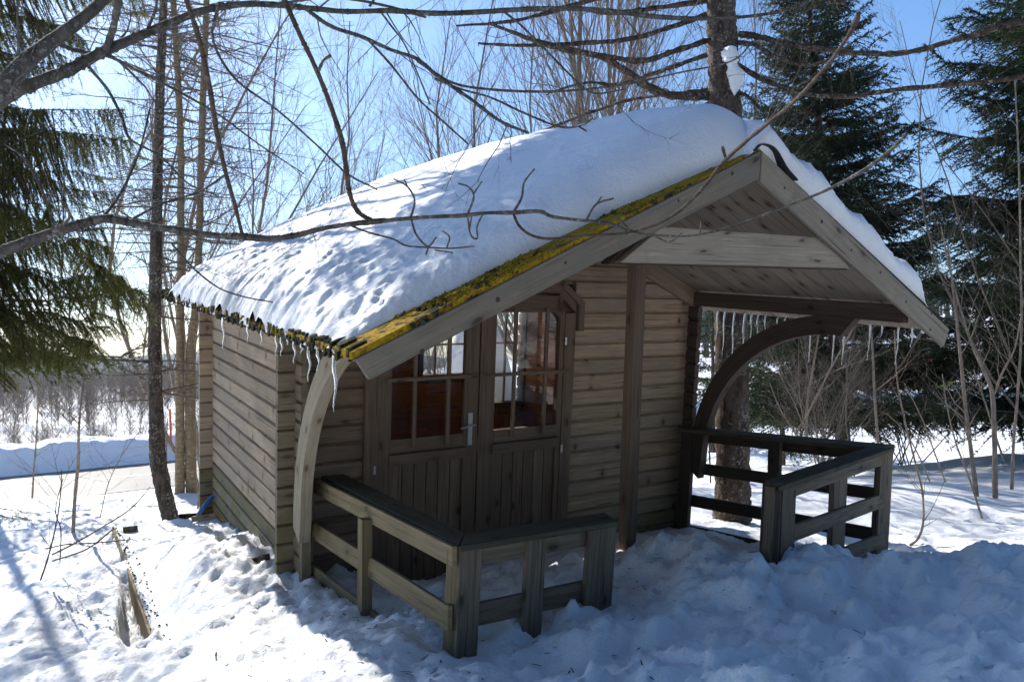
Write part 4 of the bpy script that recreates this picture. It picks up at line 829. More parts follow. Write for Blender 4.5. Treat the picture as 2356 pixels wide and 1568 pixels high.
for r in ([(1700, 78, 16, 7.9), (1760, 88, 14, 7.8), (1850, 108, 13, 7.6), (2000, 124, 13, 7.4), (2100, 118, 12, 7.2), (2200, 92, 13, 7.0), (2300, 62, 15, 6.8), (2380, 45, 14, 6.7)],
          [(1700, 150, 14, 7.9), (1760, 185, 12, 7.8), (1850, 215, 11, 7.6), (1950, 222, 11, 7.5), (2050, 208, 11, 7.4), (2180, 196, 11, 7.3), (2300, 185, 11, 7.2), (2380, 170, 10, 7.1)],
          [(1700, 98, 12, 7.8), (1740, 105, 11, 7.6), (1780, 130, 10, 7.5), (1850, 148, 9, 7.4), (1900, 140, 7, 7.3), (1960, 100, 4, 7.2)],
          [(1640, 220, 22, 7.9), (1570, 222, 20, 7.8), (1500, 205, 18, 7.7), (1440, 165, 16, 7.6), (1380, 130, 14, 7.5), (1300, 115, 12, 7.4), (1220, 90, 10, 7.3), (1130, 55, 7, 7.2)],
          [(1640, 90, 14, 7.9), (1560, 115, 13, 7.7), (1480, 140, 12, 7.6), (1400, 130, 11, 7.5), (1300, 110, 9, 7.4), (1200, 85, 7, 7.3)],
          [(1640, 30, 14, 8), (1550, 60, 12, 7.9), (1450, 90, 11, 7.7), (1330, 100, 10, 7.6), (1200, 105, 8, 7.4), (1100, 100, 5, 7.2)],
          [(1645, 120, 10, 8), (1560, 150, 10, 8.1), (1500, 170, 9, 8.2), (1420, 195, 8, 8.3), (1350, 190, 6, 8.4), (1260, 215, 4, 8.5)],
          [(1640, 205, 8, 7.9), (1560, 215, 8, 8.1), (1450, 230, 7, 8.4), (1350, 262, 6, 8.6), (1250, 300, 5, 8.8)],
          [(1640, 235, 8, 7.9), (1560, 260, 8, 8.1), (1450, 280, 7, 8.4), (1350, 300, 5, 8.6)],
          [(1640, 0, 12, 8), (1500, 20, 11, 7.8), (1400, 30, 9, 7.7), (1300, 15, 7, 7.6)], [(1650, -60, 12, 8), (1400, -10, 11, 7.6), (1200, 45, 8, 7.3), (1050, 60, 4, 7.1)],
          [(1700, -40, 12, 8), (1850, -10, 10, 7.6), (1950, 10, 8, 7.3)], [(1690, 205, 9, 7.8), (1730, 230, 7, 7.6), (1760, 262, 5, 7.5)]):
    larchlimb(r)
mc = MB() # dense crown added above the view to shade the right foreground
for k in range(46):
    z = 6.5+6.0*rng.random(); a = rng.random()*6.28; L = 1.9*(1-(z-5)/9)+.3; p = A([P(1650, 0, 8.1)[0], 8.2, z]); bough(mb, mc, p, A([math.cos(a), math.sin(a), -.05]), L, .2, .08, .09, .014, hang=.5)
adopt(mb.build("branches", M['barkbrown']), la); adopt(tag(mm.build("branch_moss", M['moss']), kind="stuff"), la); adopt(mc.build("shade_crown", M['needle']), la)
# snow stuck to the trunk
mb = MB(); tt = np.linspace(0, 1, 40); ys_ = 105+115*tt; cx_ = np.interp(ys_, [105, 120, 145, 160, 190, 220], [1682, 1678, 1682, 1690, 1692, 1690]); hw_ = np.interp(ys_, [104, 108, 125, 142, 150, 165, 185, 205, 220], [1, 13, 21, 17, 13, 21, 18, 12, 1])*(1+.25*(vn(ys_*.3, ys_*0)-.5))
V = []
for y, c, h in zip(ys_, cx_, hw_):
    for s in np.linspace(-1, 1, 9): V.append(P(c+h*s, y, 7.70-.02+.06*s*s-.055*math.sqrt(max(0, 1-s*s))+.03*max(0, (c+h*s-1685)/14)))
i = np.arange(39)[:, None]; j = np.arange(8)[None]; f = np.stack([i*9+j, (i+1)*9+j, (i+1)*9+j+1, i*9+j+1], -1).reshape(-1, 4); mb.add(V, f)
tag(mb.build("snow_patch", M['roofsnow'], smooth=True), "white patch of snow stuck to the larch trunk above the roof", "snow patch")

# ------------------------------------------------------------------ the three slim trunks left of the cabin
def slim(name, rows, bk, lab, cat, nb, y0, y1, reach, updir=.0, lean=0, seed=1, group=None):
    o = tree(name, P(rows[0][0], rows[0][1], rows[0][3]), lab, cat, group); q = spath(rows); q[:, 3] *= .72; trunk_mesh("trunk", q, bk, o, 16, .14, 10); S = spl(q, 20); mb = MB()
    for k in range(nb):
        i = int(len(S)*(y0+(y1-y0)*rng.random())); i = min(i, len(S)-1); p = S[i, :3]; a = rng.random()*6.283; L = reach*(.45+.75*rng.random()); d = A([math.cos(a), math.sin(a)*.7, updir+.15*rng.normal()])
        pts, _ = wander(p, d, L, 8, .09, .01); tube(mb, pts, .0095*(1-np.linspace(0, .85, 9)), 4, wob=.4)
        for m in range(int(L*17)):
            t = rng.random()*7.9; j = int(t); b = pts[j]+(pts[j+1]-pts[j])*(t-j); dd = norm(norm(pts[j+1]-pts[j])*.8+rng.normal(size=3)*.55+A([0, 0, .1])); l = .08+.34*rng.random()**2
            w_, _ = wander(b, dd, l, 4, .2, .03); tube(mb, w_, A([.0028, .0024, .002, .0016, .0011]), 3)
            for z in range(3): needles(mb, w_[1+z][None], rng.normal(size=(1, 3))+dd, .03+.05*rng.random(), .0014)
        n = int(L*30); i2 = rng.integers(0, 8, n); needles(mb, pts[i2]+rng.normal(size=(n, 3))*.006, rng.normal(size=(n, 3)), .010, .004)
    adopt(mb.build("branches", M['twig']), o); return o
slim("larch_tree", [(400, 1215, 62, 7.6), (388, 1175, 50, 7.6), (372, 1105, 50, 7.6), (363, 1050, 50, 7.6), (360, 960, 44, 7.6), (357, 850, 42, 7.6), (356, 700, 38, 7.6), (360, 520, 34, 7.6), (364, 350, 30, 7.7), (370, 150, 27, 7.7), (377, -30, 22, 7.8), (385, -500, 12, 8)], M['bark'], "lichen spotted leaning trunk with a mossy foot, nearest left of the cabin", "larch tree", 84, .40, .95, 1.25)
slim("larch_tree", [(414, 1150, 34, 9.0), (414, 1100, 30, 9.0), (414, 900, 27, 9.0), (415, 700, 24, 9.1), (416, 500, 22, 9.1), (415, 300, 20, 9.2), (405, 100, 19, 9.2), (398, -30, 17, 9.3), (390, -400, 9, 9.5)], M['barkbirch'], "slim smooth trunk in the middle of the three left of the cabin", "larch tree", 78, .45, .98, 1.3)
slim("larch_tree", [(442, 1150, 38, 9.05), (440, 1100, 35, 9.05), (438, 950, 32, 9.05), (440, 800, 30, 9.1), (452, 700, 25, 9.1), (458, 560, 22, 9.1), (462, 400, 21, 9.2), (468, 200, 20, 9.2), (476, -30, 17, 9.3), (480, -400, 9, 9.5)], M['barkbirch'], "smooth forked trunk nearest the cabin's side wall", "larch tree", 84, .45, .98, 1.4)
uc = MB(); un = MB(); ctr = bpy.data.objects["larch_tree.002"]  # unseen dense crown added on this trunk to shade the roof front
for k in range(30):
    t = k/29; q = A([-3.3, 6.9, 5.9])*(1-t)+A([-.75, 8.6, 6.5])*t+rng.normal(size=3)*A([.12, .12, .25]); b0 = A([-3.85, 9.1, 6.6+1.2*rng.random()]); tube(uc, spl([b0, (b0+q)/2+A([0, 0, .15]), q], 5), .012, 4)
    for c in range(3): bough(uc, un, q, A([rng.normal(), rng.normal(), .1*rng.normal()]), .75, .1, .07, .10, .02, hang=.3, side=.6)
for q in (uc.build("shade_branches", M['twigdark']), un.build("shade_crown", M['needle'])): adopt(q, ctr)
mb = MB()
# ------------------------------------------------------------------ bare broadleaf trees
def fan(name, base, stems, lab, mat, cat, group=None, kids=8, lev=2, ang=.45, ratio=.5, up=.05):
    o = tree(name, base, lab, cat, group); mt = MB(); mb = MB()
    for (x, y, d, r) in stems:
        e = P(x, y, d); b = A(base)+rng.normal(size=3)*A([.12, .12, 0]); v = e-b; L = np.linalg.norm(v); n = 9; pts = b+np.outer(np.linspace(0, 1, n+1), v)+np.cumsum(rng.normal(size=(n+1, 3))*.02*L/5, 0); pts += np.sin(np.linspace(0, math.pi, n+1))[:, None]*rng.normal(size=3)*A([1, .6, .2])*.085*L; tube(mt, pts, r*(1-.8*np.linspace(0, 1, n+1)), 6)
        for k in range(kids*2):
            t = .22+.78*(k+rng.random())/(kids*2); q = t*n; i = min(int(q), n-1); p = pts[i]+(pts[i+1]-pts[i])*(q-i); dd = norm(pts[i+1]-pts[i]); s = norm(np.cross(dd, rng.normal(size=3))); a = ang*(.7+.7*rng.random())
            grow_branch(mb, p, dd*math.cos(a)+s*math.sin(a), L*.34*(1.15-.7*t), r*.34*(1.1-.7*t), lev, .09, up, kids, ang*1.15, ratio)
    adopt(mt.build("trunk", mat), o); adopt(mb.build("twigs", mat), o); return o
c = P(1410, 700, 14.5); fan("bare_tree", (c[0], c[1], gz(c[0], c[1])), [(960, 150, 14, .045), (1040, 60, 14.3, .05), (1130, -60, 14.5, .06), (1210, -200, 14.6, .065), (1290, -350, 14, .075), (1350, -420, 15, .085), (1400, -500, 14.5, .085), (1450, -450, 15, .08), (1510, -400, 14.2, .075), (1570, -250, 14.6, .06), (1640, -150, 14.8, .055), (1720, -60, 15, .05), (1800, 60, 15, .04), (1000, 260, 14, .035), (1250, -50, 13.6, .05), (1480, -100, 13.8, .05)], "many stemmed bare tree fanning up behind the roof ridge", M['twigpale'], "bare tree", kids=10, ang=.42)
c = P(500, 1050, 11.5); fan("bare_tree", (c[0], c[1], gz(c[0], c[1])), [(560, -60, 11.5, .04), (640, 20, 11.5, .04), (720, -40, 11.8, .045), (800, 60, 11.8, .04), (860, 180, 12, .035), (900, 300, 12, .03), (700, 250, 11.3, .03), (560, 200, 11, .03), (780, 380, 11.4, .025), (450, 100, 11.6, .035), (330, 200, 11.6, .03)], "bare tree with pale twigs spreading behind the left roof slope", M['twigpale'], "bare tree", kids=10, ang=.5)
c = P(880, 1050, 19); fan("bare_tree", (c[0], c[1], gz(c[0], c[1])), [(850, 330, 19, .03), (920, 260, 19, .03), (960, 330, 19, .03), (1010, 380, 19.2, .025), (800, 400, 19, .025)], "thin bare tree whose top shows above the middle of the snowy roof", M['twig'], "bare tree", kids=6, ang=.4)
c = P(1900, 1020, 12.5); fan("bush", (c[0], c[1], gz(c[0], c[1])), [(1720+30*k, 700+70*(k % 3), 12+.3*(k % 4), .012) for k in range(14)], "leafless brown bush behind the right railing, under the curved brace", M['twigpale'], "bush", kids=8, ang=.6)
c = P(2080, 1010, 15); fan("bush", (c[0], c[1], gz(c[0], c[1])), [(1960+35*k, 720+60*(k % 3), 14.5+.4*(k % 4), .012) for k in range(9)], "leafless brown bush in front of the far road, right of the railing corner", M['twig'], "bush", kids=8, ang=.6)
c = P(1020, 930, 10.2); fan("bush", (c[0], c[1], gz(c[0], c[1])), [(900+14*k, 620+50*(k % 4), 10.2+.3*(k % 4), .012) for k in range(20)], "leafless bush behind the cabin seen through its rear window", M['twigpale'], "bush", kids=7, ang=.6)
c = P(2460, 1080, 10.5); fan("bare_tree", (c[0], c[1], gz(c[0], c[1])), [(2150, 300, 9.6, .010), (2090, 40, 9.5, .018), (2040, 230, 9.4, .016), (2220, -120, 9.4, .02), (2120, 420, 9.4, .012)], "bare tree leaning in from the right edge with arching twigs against blue sky", M['twig'], "bare tree", kids=6, ang=.5, up=.02)
def sapling(rows, lab, mat='twigpale', grp=None, nt=9, tl=.5, name="sapling", up=.06):
    q = spl(spath(rows), 8); q[:, 3] *= .64; o = tree(name, q[0, :3], lab, "sapling", grp); mb = MB(); tube(mb, q[:, :3], q[:, 3], 7, wob=.15)
    for k in range(nt):
        i = rng.integers(int(len(q)*.25), len(q)-1); dd = norm(q[i+1, :3]-q[i, :3]); s = norm(np.cross(dd, rng.normal(size=3))*A([1, .5, 1])); a = .6+.4*rng.random()
        grow_branch(mb, q[i, :3], dd*math.cos(a)+s*math.sin(a), tl*(.5+.8*rng.random()), max(.0022, q[i, 3]*.45), 1, .12, up, 5, .7, .5)
    adopt(mb.build("stem", M[mat]), o); return o
G = "bare saplings on the snow right of the cabin"
for rows, lab in (([(2290, 1145, 19, 8.9), (2288, 1000, 17, 8.9), (2282, 900, 15, 8.9), (2262, 850, 12, 8.9), (2232, 780, 9, 8.9), (2190, 640, 6, 9), (2165, 520, 4, 9)], "straight pale sapling forking halfway, right of the railing"),
    ([(2247, 1140, 17, 9.0), (2236, 1050, 15, 9.0), (2222, 940, 13, 9.0), (2208, 800, 11, 9), (2196, 690, 9, 9), (2180, 560, 6, 9)], "pale sapling leaning left, beside the straight forked one"),
    ([(2288, 905, 9, 8.9), (2305, 860, 8, 8.8), (2335, 800, 6, 8.7), (2350, 720, 4, 8.6)], "short pale branchlet forking off to the right edge"),
    ([(2260, 1192, 8, 7.9), (2230, 1100, 7, 7.9), (2200, 1020, 6, 7.9), (2180, 940, 4, 7.9), (2168, 860, 3, 7.9)], "thin dark sapling leaning left in the open snow"),
    ([(2093, 1254, 9, 6.6), (2112, 1238, 9, 6.6), (2124, 1200, 8, 6.6), (2122, 1130, 7, 6.7), (2105, 1060, 7, 6.7), (2085, 980, 6, 6.8), (2065, 880, 5, 6.8), (2058, 760, 4, 6.9)], "thin sapling with a strongly curved foot beside the railing corner"),
    ([(2328, 1125, 12, 8.7), (2332, 1020, 10, 8.7), (2342, 900, 9, 8.7), (2350, 760, 8, 8.7), (2348, 600, 7, 8.7), (2345, 400, 6, 8.7), (2335, 180, 5, 8.7)], "tall thin sapling at the very right edge"),
    ([(2310, 1060, 8, 10), (2290, 1000, 7, 10), (2268, 930, 6, 10), (2240, 850, 5, 10)], "slanting sapling behind the two pale ones"),
    ([(2175, 1108, 5, 8.2), (2150, 1040, 5, 8.2), (2120, 960, 4, 8.2), (2080, 880, 3, 8.2)], "fine leaning whip between the railing and the dark sapling"),
    ([(2140, 1108, 5, 8.0), (2110, 1040, 5, 8.0), (2080, 990, 4, 8.0), (2040, 950, 3, 8.0)], "fine bent whip just right of the railing corner"),
    ([(2020, 1020, 10, 8.6), (2012, 900, 9, 8.6), (2006, 780, 7, 8.6), (1995, 700, 5, 8.6), (1985, 640, 3, 8.6)], "pale sapling rising behind the railing corner"),
    ([(1855, 1010, 9, 8.2), (1858, 920, 8, 8.2), (1870, 850, 7, 8.2), (1885, 760, 5, 8.2), (1888, 690, 4, 8.2)], "pale sapling seen under the curved brace"),
    ([(1830, 1000, 8, 8.0), (1870, 930, 7, 8.0), (1910, 850, 6, 8.0), (1960, 760, 5, 8.0), (1985, 700, 3, 8.0)], "slanting pale sapling crossing behind the railing"),
    ([(1845, 1015, 6, 8.3), (1800, 950, 5, 8.3), (1770, 880, 4, 8.3)], "short whip leaning left in front of the spruce"),
    ([(1635, 1110, 6, 7.2), (1632, 1000, 6, 7.2), (1640, 880, 5, 7.2), (1630, 720, 4, 7.2)], "thin stem between the cabin corner and the larch")):
    sapling(rows, lab, grp=G, nt=10 if rows[0][2] > 7 else 4, tl=.55 if rows[0][2] > 7 else .3)
G = "bare saplings on the snow left of the cabin"
for rows, lab, nt in (([(168, 1224, 13, 7.2), (172, 1150, 12, 7.2), (180, 1060, 11, 7.1), (181, 1000, 9, 6.8), (184, 950, 8, 6.8), (190, 880, 6, 6.8), (196, 760, 4, 6.8)], "sapling with a kinked stem in front of the road", 12),
    ([(74, 1146, 7, 9.4), (78, 1080, 6, 9.4), (84, 1000, 5, 9.4), (88, 900, 4, 9.4)], "short straight sapling near the left road edge", 8),
    ([(93, 1334, 6, 5.4), (108, 1290, 6, 5.4), (125, 1225, 5, 5.4), (138, 1150, 4, 5.4), (142, 1080, 3, 5.4)], "dark bent twig sticking out of the snow at lower left", 7),
    ([(138, 1290, 4, 5.8), (140, 1220, 4, 5.8), (128, 1170, 3, 5.8), (145, 1100, 3, 5.8)], "thin whip beside the dark bent twig", 4),
    ([(385, 1120, 4, 7.9), (383, 1040, 4, 7.9), (386, 960, 3, 7.9)], "thin whip between the trunks", 4), ([(455, 1170, 7, 7.4), (462, 1100, 6, 7.4), (466, 1020, 5, 7.4)], "pale whip against the far corner of the cabin", 3),
    ([(230, 1190, 4, 7), (250, 1110, 3, 7), (285, 1040, 3, 7), (330, 980, 2.5, 7)], "fine slanting whip in front of the road", 6)):
    sapling(rows, lab, grp=G, nt=nt, tl=.55, mat='twigpale' if 'dark' not in lab else 'twigdark', up=.02)
mb = MB()
for rows in ([(120, 1275, 4, 5.4), (170, 1250, 4, 5.3), (230, 1215, 3, 5.2), (300, 1170, 3, 5.1), (345, 1120, 2, 5.)], [(105, 1262, 3, 5.4), (150, 1252, 3, 5.4), (220, 1248, 3, 5.3), (300, 1240, 2, 5.2)], [(262, 1215, 4, 5.), (200, 1262, 4, 5.1), (120, 1290, 3, 5.2)]):
    q = spl(spath(rows), 6); tube(mb, q[:, :3], q[:, 3], 4)
    for k in range(7): i = rng.integers(2, len(q)-2); grow_branch(mb, q[i, :3], norm(q[i+1, :3]-q[i, :3])+rng.normal(size=3)*.5, .25, .002, 1, .15, .02, 4)
tag(mb.build("fallen_twigs", M['twigdark']), "tangle of thin dark twigs over the snow beside the retaining board", "twigs")
# small dead stubs on the left trunks
# ------------------------------------------------------------------ the overhanging foreground tree
ft = tree("overhanging_tree", (-2.3, 2.3, gz(-2.3, 2.3)), "grey barked tree whose bare branches cross in front of the roof and sky", "bare tree")
trunk_mesh("trunk", [(-2.6, 2.3, -.2, .13), (-2.45, 2.35, 1.5, .11), (-2.4, 2.4, 3.2, .09), (-1.2, 2.3, 4.4, .05), (.2, 1.9, 4.9, .02)], M['limb'], ft)
def limb(rows, tw=0, tl=.12, name="branch", kn=1, m='limb'):
    mb = MB(); q = spl(spath(rows), 8); rr = q[:, 3]*(1+.16*(rng.random(len(q))-.5)*kn); tube(mb, q[:, :3], rr, 8 if rows[0][2] > 12 else 6, wob=.10, cap=True)
    # bud scars
    for k in range(int(len(q)*.35)*kn):
        i = rng.integers(1, len(q)-1); p = q[i, :3]; tube(mb, [p-norm(q[i, :3]-q[i-1, :3])*q[i, 3]*.9, p, p+norm(q[i, :3]-q[i-1, :3])*q[i, 3]*.9], A([.6, 1.28, .6])*q[i, 3], 6)
    for k in range(tw):
        i = rng.integers(2, len(q)-1); dd = norm(q[i, :3]-q[i-1, :3]); s = norm(np.cross(dd, rng.normal(size=3)))*A([1, .4, 1]); grow_branch(mb, q[i, :3], dd*.5+s, tl*(.4+rng.random()), max(.0016, q[i, 3]*.4), 1, .16, .03, 4, .7, .5)
    return adopt(mb.build(name, M[m], smooth=True), ft)
limb([(-60, 604, 32, 2.1), (0, 580, 28, 2.1), (60, 558, 26, 2.12), (130, 533, 24, 2.14), (200, 512, 22, 2.15), (245, 503, 20, 2.16), (300, 512, 18, 2.17), (370, 524, 16, 2.18), (440, 534, 15, 2.2), (500, 542, 15, 2.2), (560, 544, 17, 2.2), (620, 549, 15, 2.2), (680, 541, 14, 2.2), (740, 526, 12, 2.2), (800, 516, 11, 2.2), (850, 511, 14, 2.2), (900, 506, 10, 2.2), (960, 501, 9, 2.2), (1010, 498, 9, 2.2), (1060, 496, 10, 2.2), (1120, 490, 8, 2.2), (1180, 489, 10, 2.2), (1240, 486, 9, 2.2), (1270, 498, 8, 2.2), (1330, 506, 7, 2.2), (1400, 514, 8, 2.2), (1440, 528, 5, 2.2)], 0, kn=1)
limb([(1180, 489, 7, 2.2), (1195, 520, 7, 2.2), (1225, 542, 6.5, 2.2), (1270, 549, 6.5, 2.2), (1350, 541, 6, 2.19), (1430, 537, 6, 2.17), (1500, 520, 6, 2.15), (1560, 488, 7, 2.1), (1620, 430, 8, 2.0), (1660, 378, 9, 1.9), (1720, 322, 9, 1.7), (1820, 240, 9, 1.4), (1900, 155, 10, 1.15), (1950, 85, 11, 1.0), (1970, 48, 13, .95), (1977, 28, 8, .94)], m='twigdark')
limb([(1440, 528, 6, 2.2), (1500, 541, 6, 2.2), (1600, 541, 6, 2.15), (1700, 515, 6, 2.1), (1800, 478, 7, 2.05), (1900, 438, 7, 2.0), (1990, 390, 8, 1.9), (2050, 345, 9, 1.8), (2086, 308, 6, 1.75)])
for rows in ([(945, 500, 6, 2.2), (954, 462, 5, 2.2), (938, 430, 5, 2.2), (905, 411, 3.5, 2.2)], [(938, 430, 4, 2.2), (930, 412, 3, 2.2)], [(1076, 494, 6, 2.2), (1090, 452, 5, 2.2), (1078, 430, 4, 2.2), (1054, 422, 3.5, 2.2)], [(1090, 445, 4, 2.2), (1109, 417, 3, 2.2)],
    [(1182, 487, 7, 2.2), (1200, 455, 6, 2.2), (1206, 420, 5, 2.2), (1230, 388, 3.5, 2.2)], [(1350, 504, 6, 2.2), (1372, 470, 5, 2.2), (1412, 456, 4, 2.2)], [(1372, 470, 4, 2.2), (1384, 452, 4, 2.2)], [(946, 503, 5, 2.2), (958, 540, 5, 2.2), (985, 566, 4.5, 2.2), (1004, 545, 4, 2.2)],
    [(1076, 500, 5, 2.2), (1083, 540, 5, 2.2), (1098, 548, 4, 2.2), (1098, 520, 4, 2.2), (1113, 488, 4, 2.2)], [(810, 520, 6, 2.2), (850, 535, 5, 2.2), (905, 550, 4.5, 2.2), (935, 565, 4.5, 2.2), (985, 569, 4.5, 2.2), (1040, 571, 4, 2.2), (1092, 566, 3.5, 2.2)], [(1028, 570, 4, 2.2), (1034, 545, 4, 2.2), (1018, 531, 3, 2.2)], [(985, 569, 4, 2.2), (980, 586, 5, 2.2)], [(1000, 575, 3.5, 2.2), (1042, 581, 3.5, 2.2)], [(1446, 524, 5, 2.2), (1420, 500, 4, 2.2)], [(1610, 541, 4, 2.15), (1614, 508, 4, 2.15)], [(1672, 372, 7, 1.9), (1662, 338, 7, 1.85)], [(860, 505, 5, 2.2), (885, 502, 4, 2.2)], [(1085, 497, 4, 2.2), (1080, 530, 4, 2.2)], [(1500, 540, 4, 2.2), (1540, 556, 4, 2.2), (1570, 535, 3, 2.2)]):
    limb(rows, name="twig")
limb([(642, -30, 10, 1.5), (655, 0, 11, 1.5), (690, 80, 12, 1.55), (730, 165, 12, 1.65), (763, 250, 12, 1.75), (788, 330, 12, 1.9), (798, 400, 12, 2.0), (806, 450, 11, 2.1), (825, 488, 11, 2.15), (858, 508, 9, 2.2)], name="branch", m="twigdark"); limb([(732, 165, 8, 1.65), (744, 140, 7, 1.62), (760, 128, 7, 1.6)], name="twig"); limb([(790, 350, 6, 1.95), (780, 320, 4, 1.95)], name="twig")
limb([(422, -30, 12, 1.35), (432, 10, 12, 1.35), (458, 90, 12, 1.4), (482, 200, 12, 1.5), (500, 310, 11, 1.7), (520, 400, 10, 1.85), (540, 470, 9, 2.0), (556, 535, 8, 2.15)], name="branch", m="twigdark")
limb([(-80, 262, 50, 2.3), (0, 205, 44, 2.3), (60, 142, 37, 2.35), (130, 88, 31, 2.4), (200, 35, 26, 2.45), (270, -30, 24, 2.5)], kn=0)
limb([(-80, 280, 38, 2.4), (0, 232, 34, 2.4), (60, 200, 30, 2.4), (150, 165, 27, 2.45), (240, 118, 25, 2.5), (300, 92, 21, 2.55), (400, 50, 19, 2.6), (470, 24, 17, 2.65), (560, 10, 15, 2.7), (640, 12, 14, 2.75), (720, 20, 13, 2.8), (800, 27, 12, 2.85), (900, 25, 12, 2.9), (1000, 31, 12, 2.9), (1100, 28, 12, 2.95), (1200, 22, 12, 3), (1300, 20, 11, 3), (1400, 25, 11, 3), (1500, 38, 11, 3), (1600, 43, 10, 3), (1700, 40, 8, 3), (1800, 25, 7, 3), (1890, -8, 6, 3)], 14, .35)
limb([(240, 120, 15, 2.5), (252, 90, 14, 2.45), (264, 50, 15, 2.4), (276, -20, 16, 2.3)])
for rows, tw in (([(700, 18, 10, 2.8), (760, 60, 9, 2.8), (830, 84, 9, 2.8), (900, 115, 8, 2.8), (960, 136, 9, 2.8), (1010, 178, 9, 2.75), (1080, 226, 9, 2.7), (1150, 278, 9, 2.65), (1216, 306, 7, 2.6)], 8), ([(960, 140, 7, 2.8), (1040, 190, 6, 2.8), (1130, 206, 6, 2.8), (1250, 211, 6, 2.8), (1350, 205, 5, 2.8), (1450, 192, 5, 2.8), (1560, 168, 4, 2.8), (1680, 142, 4, 2.8), (1730, 100, 3, 2.8)], 5),
    ([(845, 90, 6, 2.8), (900, 150, 6, 2.8), (960, 225, 5, 2.8), (1020, 280, 5, 2.8), (1078, 332, 4, 2.8)], 4), ([(1000, 180, 5, 2.8), (1060, 205, 5, 2.8), (1130, 225, 5, 2.8), (1210, 262, 5, 2.8), (1290, 292, 5, 2.8), (1340, 288, 3, 2.8), (1365, 272, 3, 2.8)], 3), ([(1330, 290, 4, 2.8), (1350, 302, 4, 2.8)], 0),
    ([(505, 5, 7, 2.6), (490, 90, 6, 2.6), (540, 180, 6, 2.6), (640, 255, 5, 2.6), (730, 335, 5, 2.6), (800, 400, 5, 2.6), (868, 436, 4, 2.6)], 7), ([(130, 100, 9, 2.4), (180, 118, 9, 2.5), (250, 130, 8, 2.5), (320, 165, 7, 2.6), (400, 205, 6, 2.6), (500, 262, 5, 2.7), (600, 335, 4, 2.7), (700, 400, 3, 2.7)], 9),
    ([(205, 155, 8, 2.4), (250, 210, 7, 2.5), (280, 270, 7, 2.5), (300, 320, 6, 2.5), (370, 360, 5, 2.5), (430, 420, 4, 2.5), (500, 450, 3, 2.6)], 8), ([(230, 510, 7, 2.2), (280, 440, 6, 2.3), (320, 350, 5, 2.4), (345, 250, 4, 2.5)], 5), ([(395, 560, 5, 2.2), (440, 612, 5, 2.2), (500, 660, 4, 2.2), (560, 682, 4, 2.2), (628, 695, 3, 2.2)], 2),
    ([(850, 15, 6, 2.9), (880, -30, 6, 2.9)], 2), ([(1150, 20, 6, 3), (1200, 60, 5, 3), (1270, 130, 5, 3), (1330, 190, 4, 3), (1370, 215, 4, 3), (1440, 205, 3, 3)], 3), ([(870, 20, 5, 2.9), (900, 60, 5, 2.9), (935, 110, 4, 2.9), (990, 240, 4, 2.9)], 4), ([(620, 12, 7, 2.7), (760, -5, 6, 2.8), (880, 12, 6, 2.9), (980, 40, 5, 2.9)], 5), ([(10, 330, 6, 2.2), (60, 370, 6, 2.2), (110, 470, 5, 2.2), (130, 560, 4, 2.2)], 4), ([(120, 535, 7, 2.15), (160, 500, 7, 2.1), (140, 460, 6, 2.05)], 1), ([(290, 512, 6, 2.17), (370, 470, 5, 2.3), (460, 440, 5, 2.4), (520, 400, 4, 2.5)], 5)):
    limb(rows, tw, .3)

# ------------------------------------------------------------------ far things
def fartrees(name, pts, hmin, hmax, mat, lab, cat, conifer=True, k=46):
    mb = MB(); B = []; D = []; Ls = []; Ws = []
    for x, y in pts:
        z = gz(x, y) if not callable(hmin) else 0; h = hmin+(hmax-hmin)*rng.random(); 
        if conifer:
            t = rng.random(k)**.8; a = rng.random(k)*6.283; r = h*.17*(1-t); b = np.column_stack([x+0*t, y+0*t, z+h*(.08+.92*t)]); B.append(b); D.append(np.column_stack([np.cos(a), np.sin(a), -.35+0*a])); Ls.append(r+.04*h); Ws.append(h*.035+0*r)
            B.append(A([[x, y, z]])); D.append(A([[0, 0, 1.]])); Ls.append(A([h])); Ws.append(A([h*.05]))
        else:
            B.append(A([[x, y, z]])); D.append(A([[.05*rng.normal(), 0, 1.]])); Ls.append(A([h])); Ws.append(A([.0045*h]))
            t = .05+.8*rng.random(k); a = rng.random(k)*6.283; B.append(np.column_stack([x+0*t, y+0*t, z+h*t])); D.append(np.column_stack([np.cos(a)*.6, np.sin(a)*.6, .75+0*a])); Ls.append(h*(.5*(1-t)+.05)); Ws.append(.0036*h+0*t)
    needles(mb, np.concatenate(B), np.concatenate(D), np.concatenate(Ls), np.concatenate(Ws)); tag(mb.build(name, M[mat]), lab, cat, kind="stuff")
def scatter(n, a0, a1, d0, d1): # by bearing (view x) and distance
    x = a0+(a1-a0)*rng.random(n); d = d0*(d1/d0)**rng.random(n); return [((xx-1178)/F*dd, dd) for xx, dd in zip(x, d)]
fartrees("bare_wood", scatter(1300, -300, 950, 50, 160), 2.5, 5.0, 'farbare', "brown leafless wood beyond the road on the left", "woodland", False, 56)
fartrees("bare_scrub", scatter(260, -200, 520, 31, 40), 1.0, 2.6, 'farbare', "low bare scrub just behind the ploughed bank", "scrub", False, 40)
fartrees("conifer_wood", scatter(900, -300, 1000, 200, 420), 3, 6, 'fartree', "bluish conifer wood on the far left horizon", "woodland", True, 26)
fartrees("conifer_wood", scatter(160, 1500, 2500, 110, 260), 7, 13, 'fartree', "dark conifer wood climbing the hill at far right", "woodland", True, 40)
fartrees("bare_scrub", scatter(60, 1550, 2420, 24, 36), 1.0, 2.4, 'farbare', "leafless scrub between the spruces and the road on the right", "scrub", False, 50)
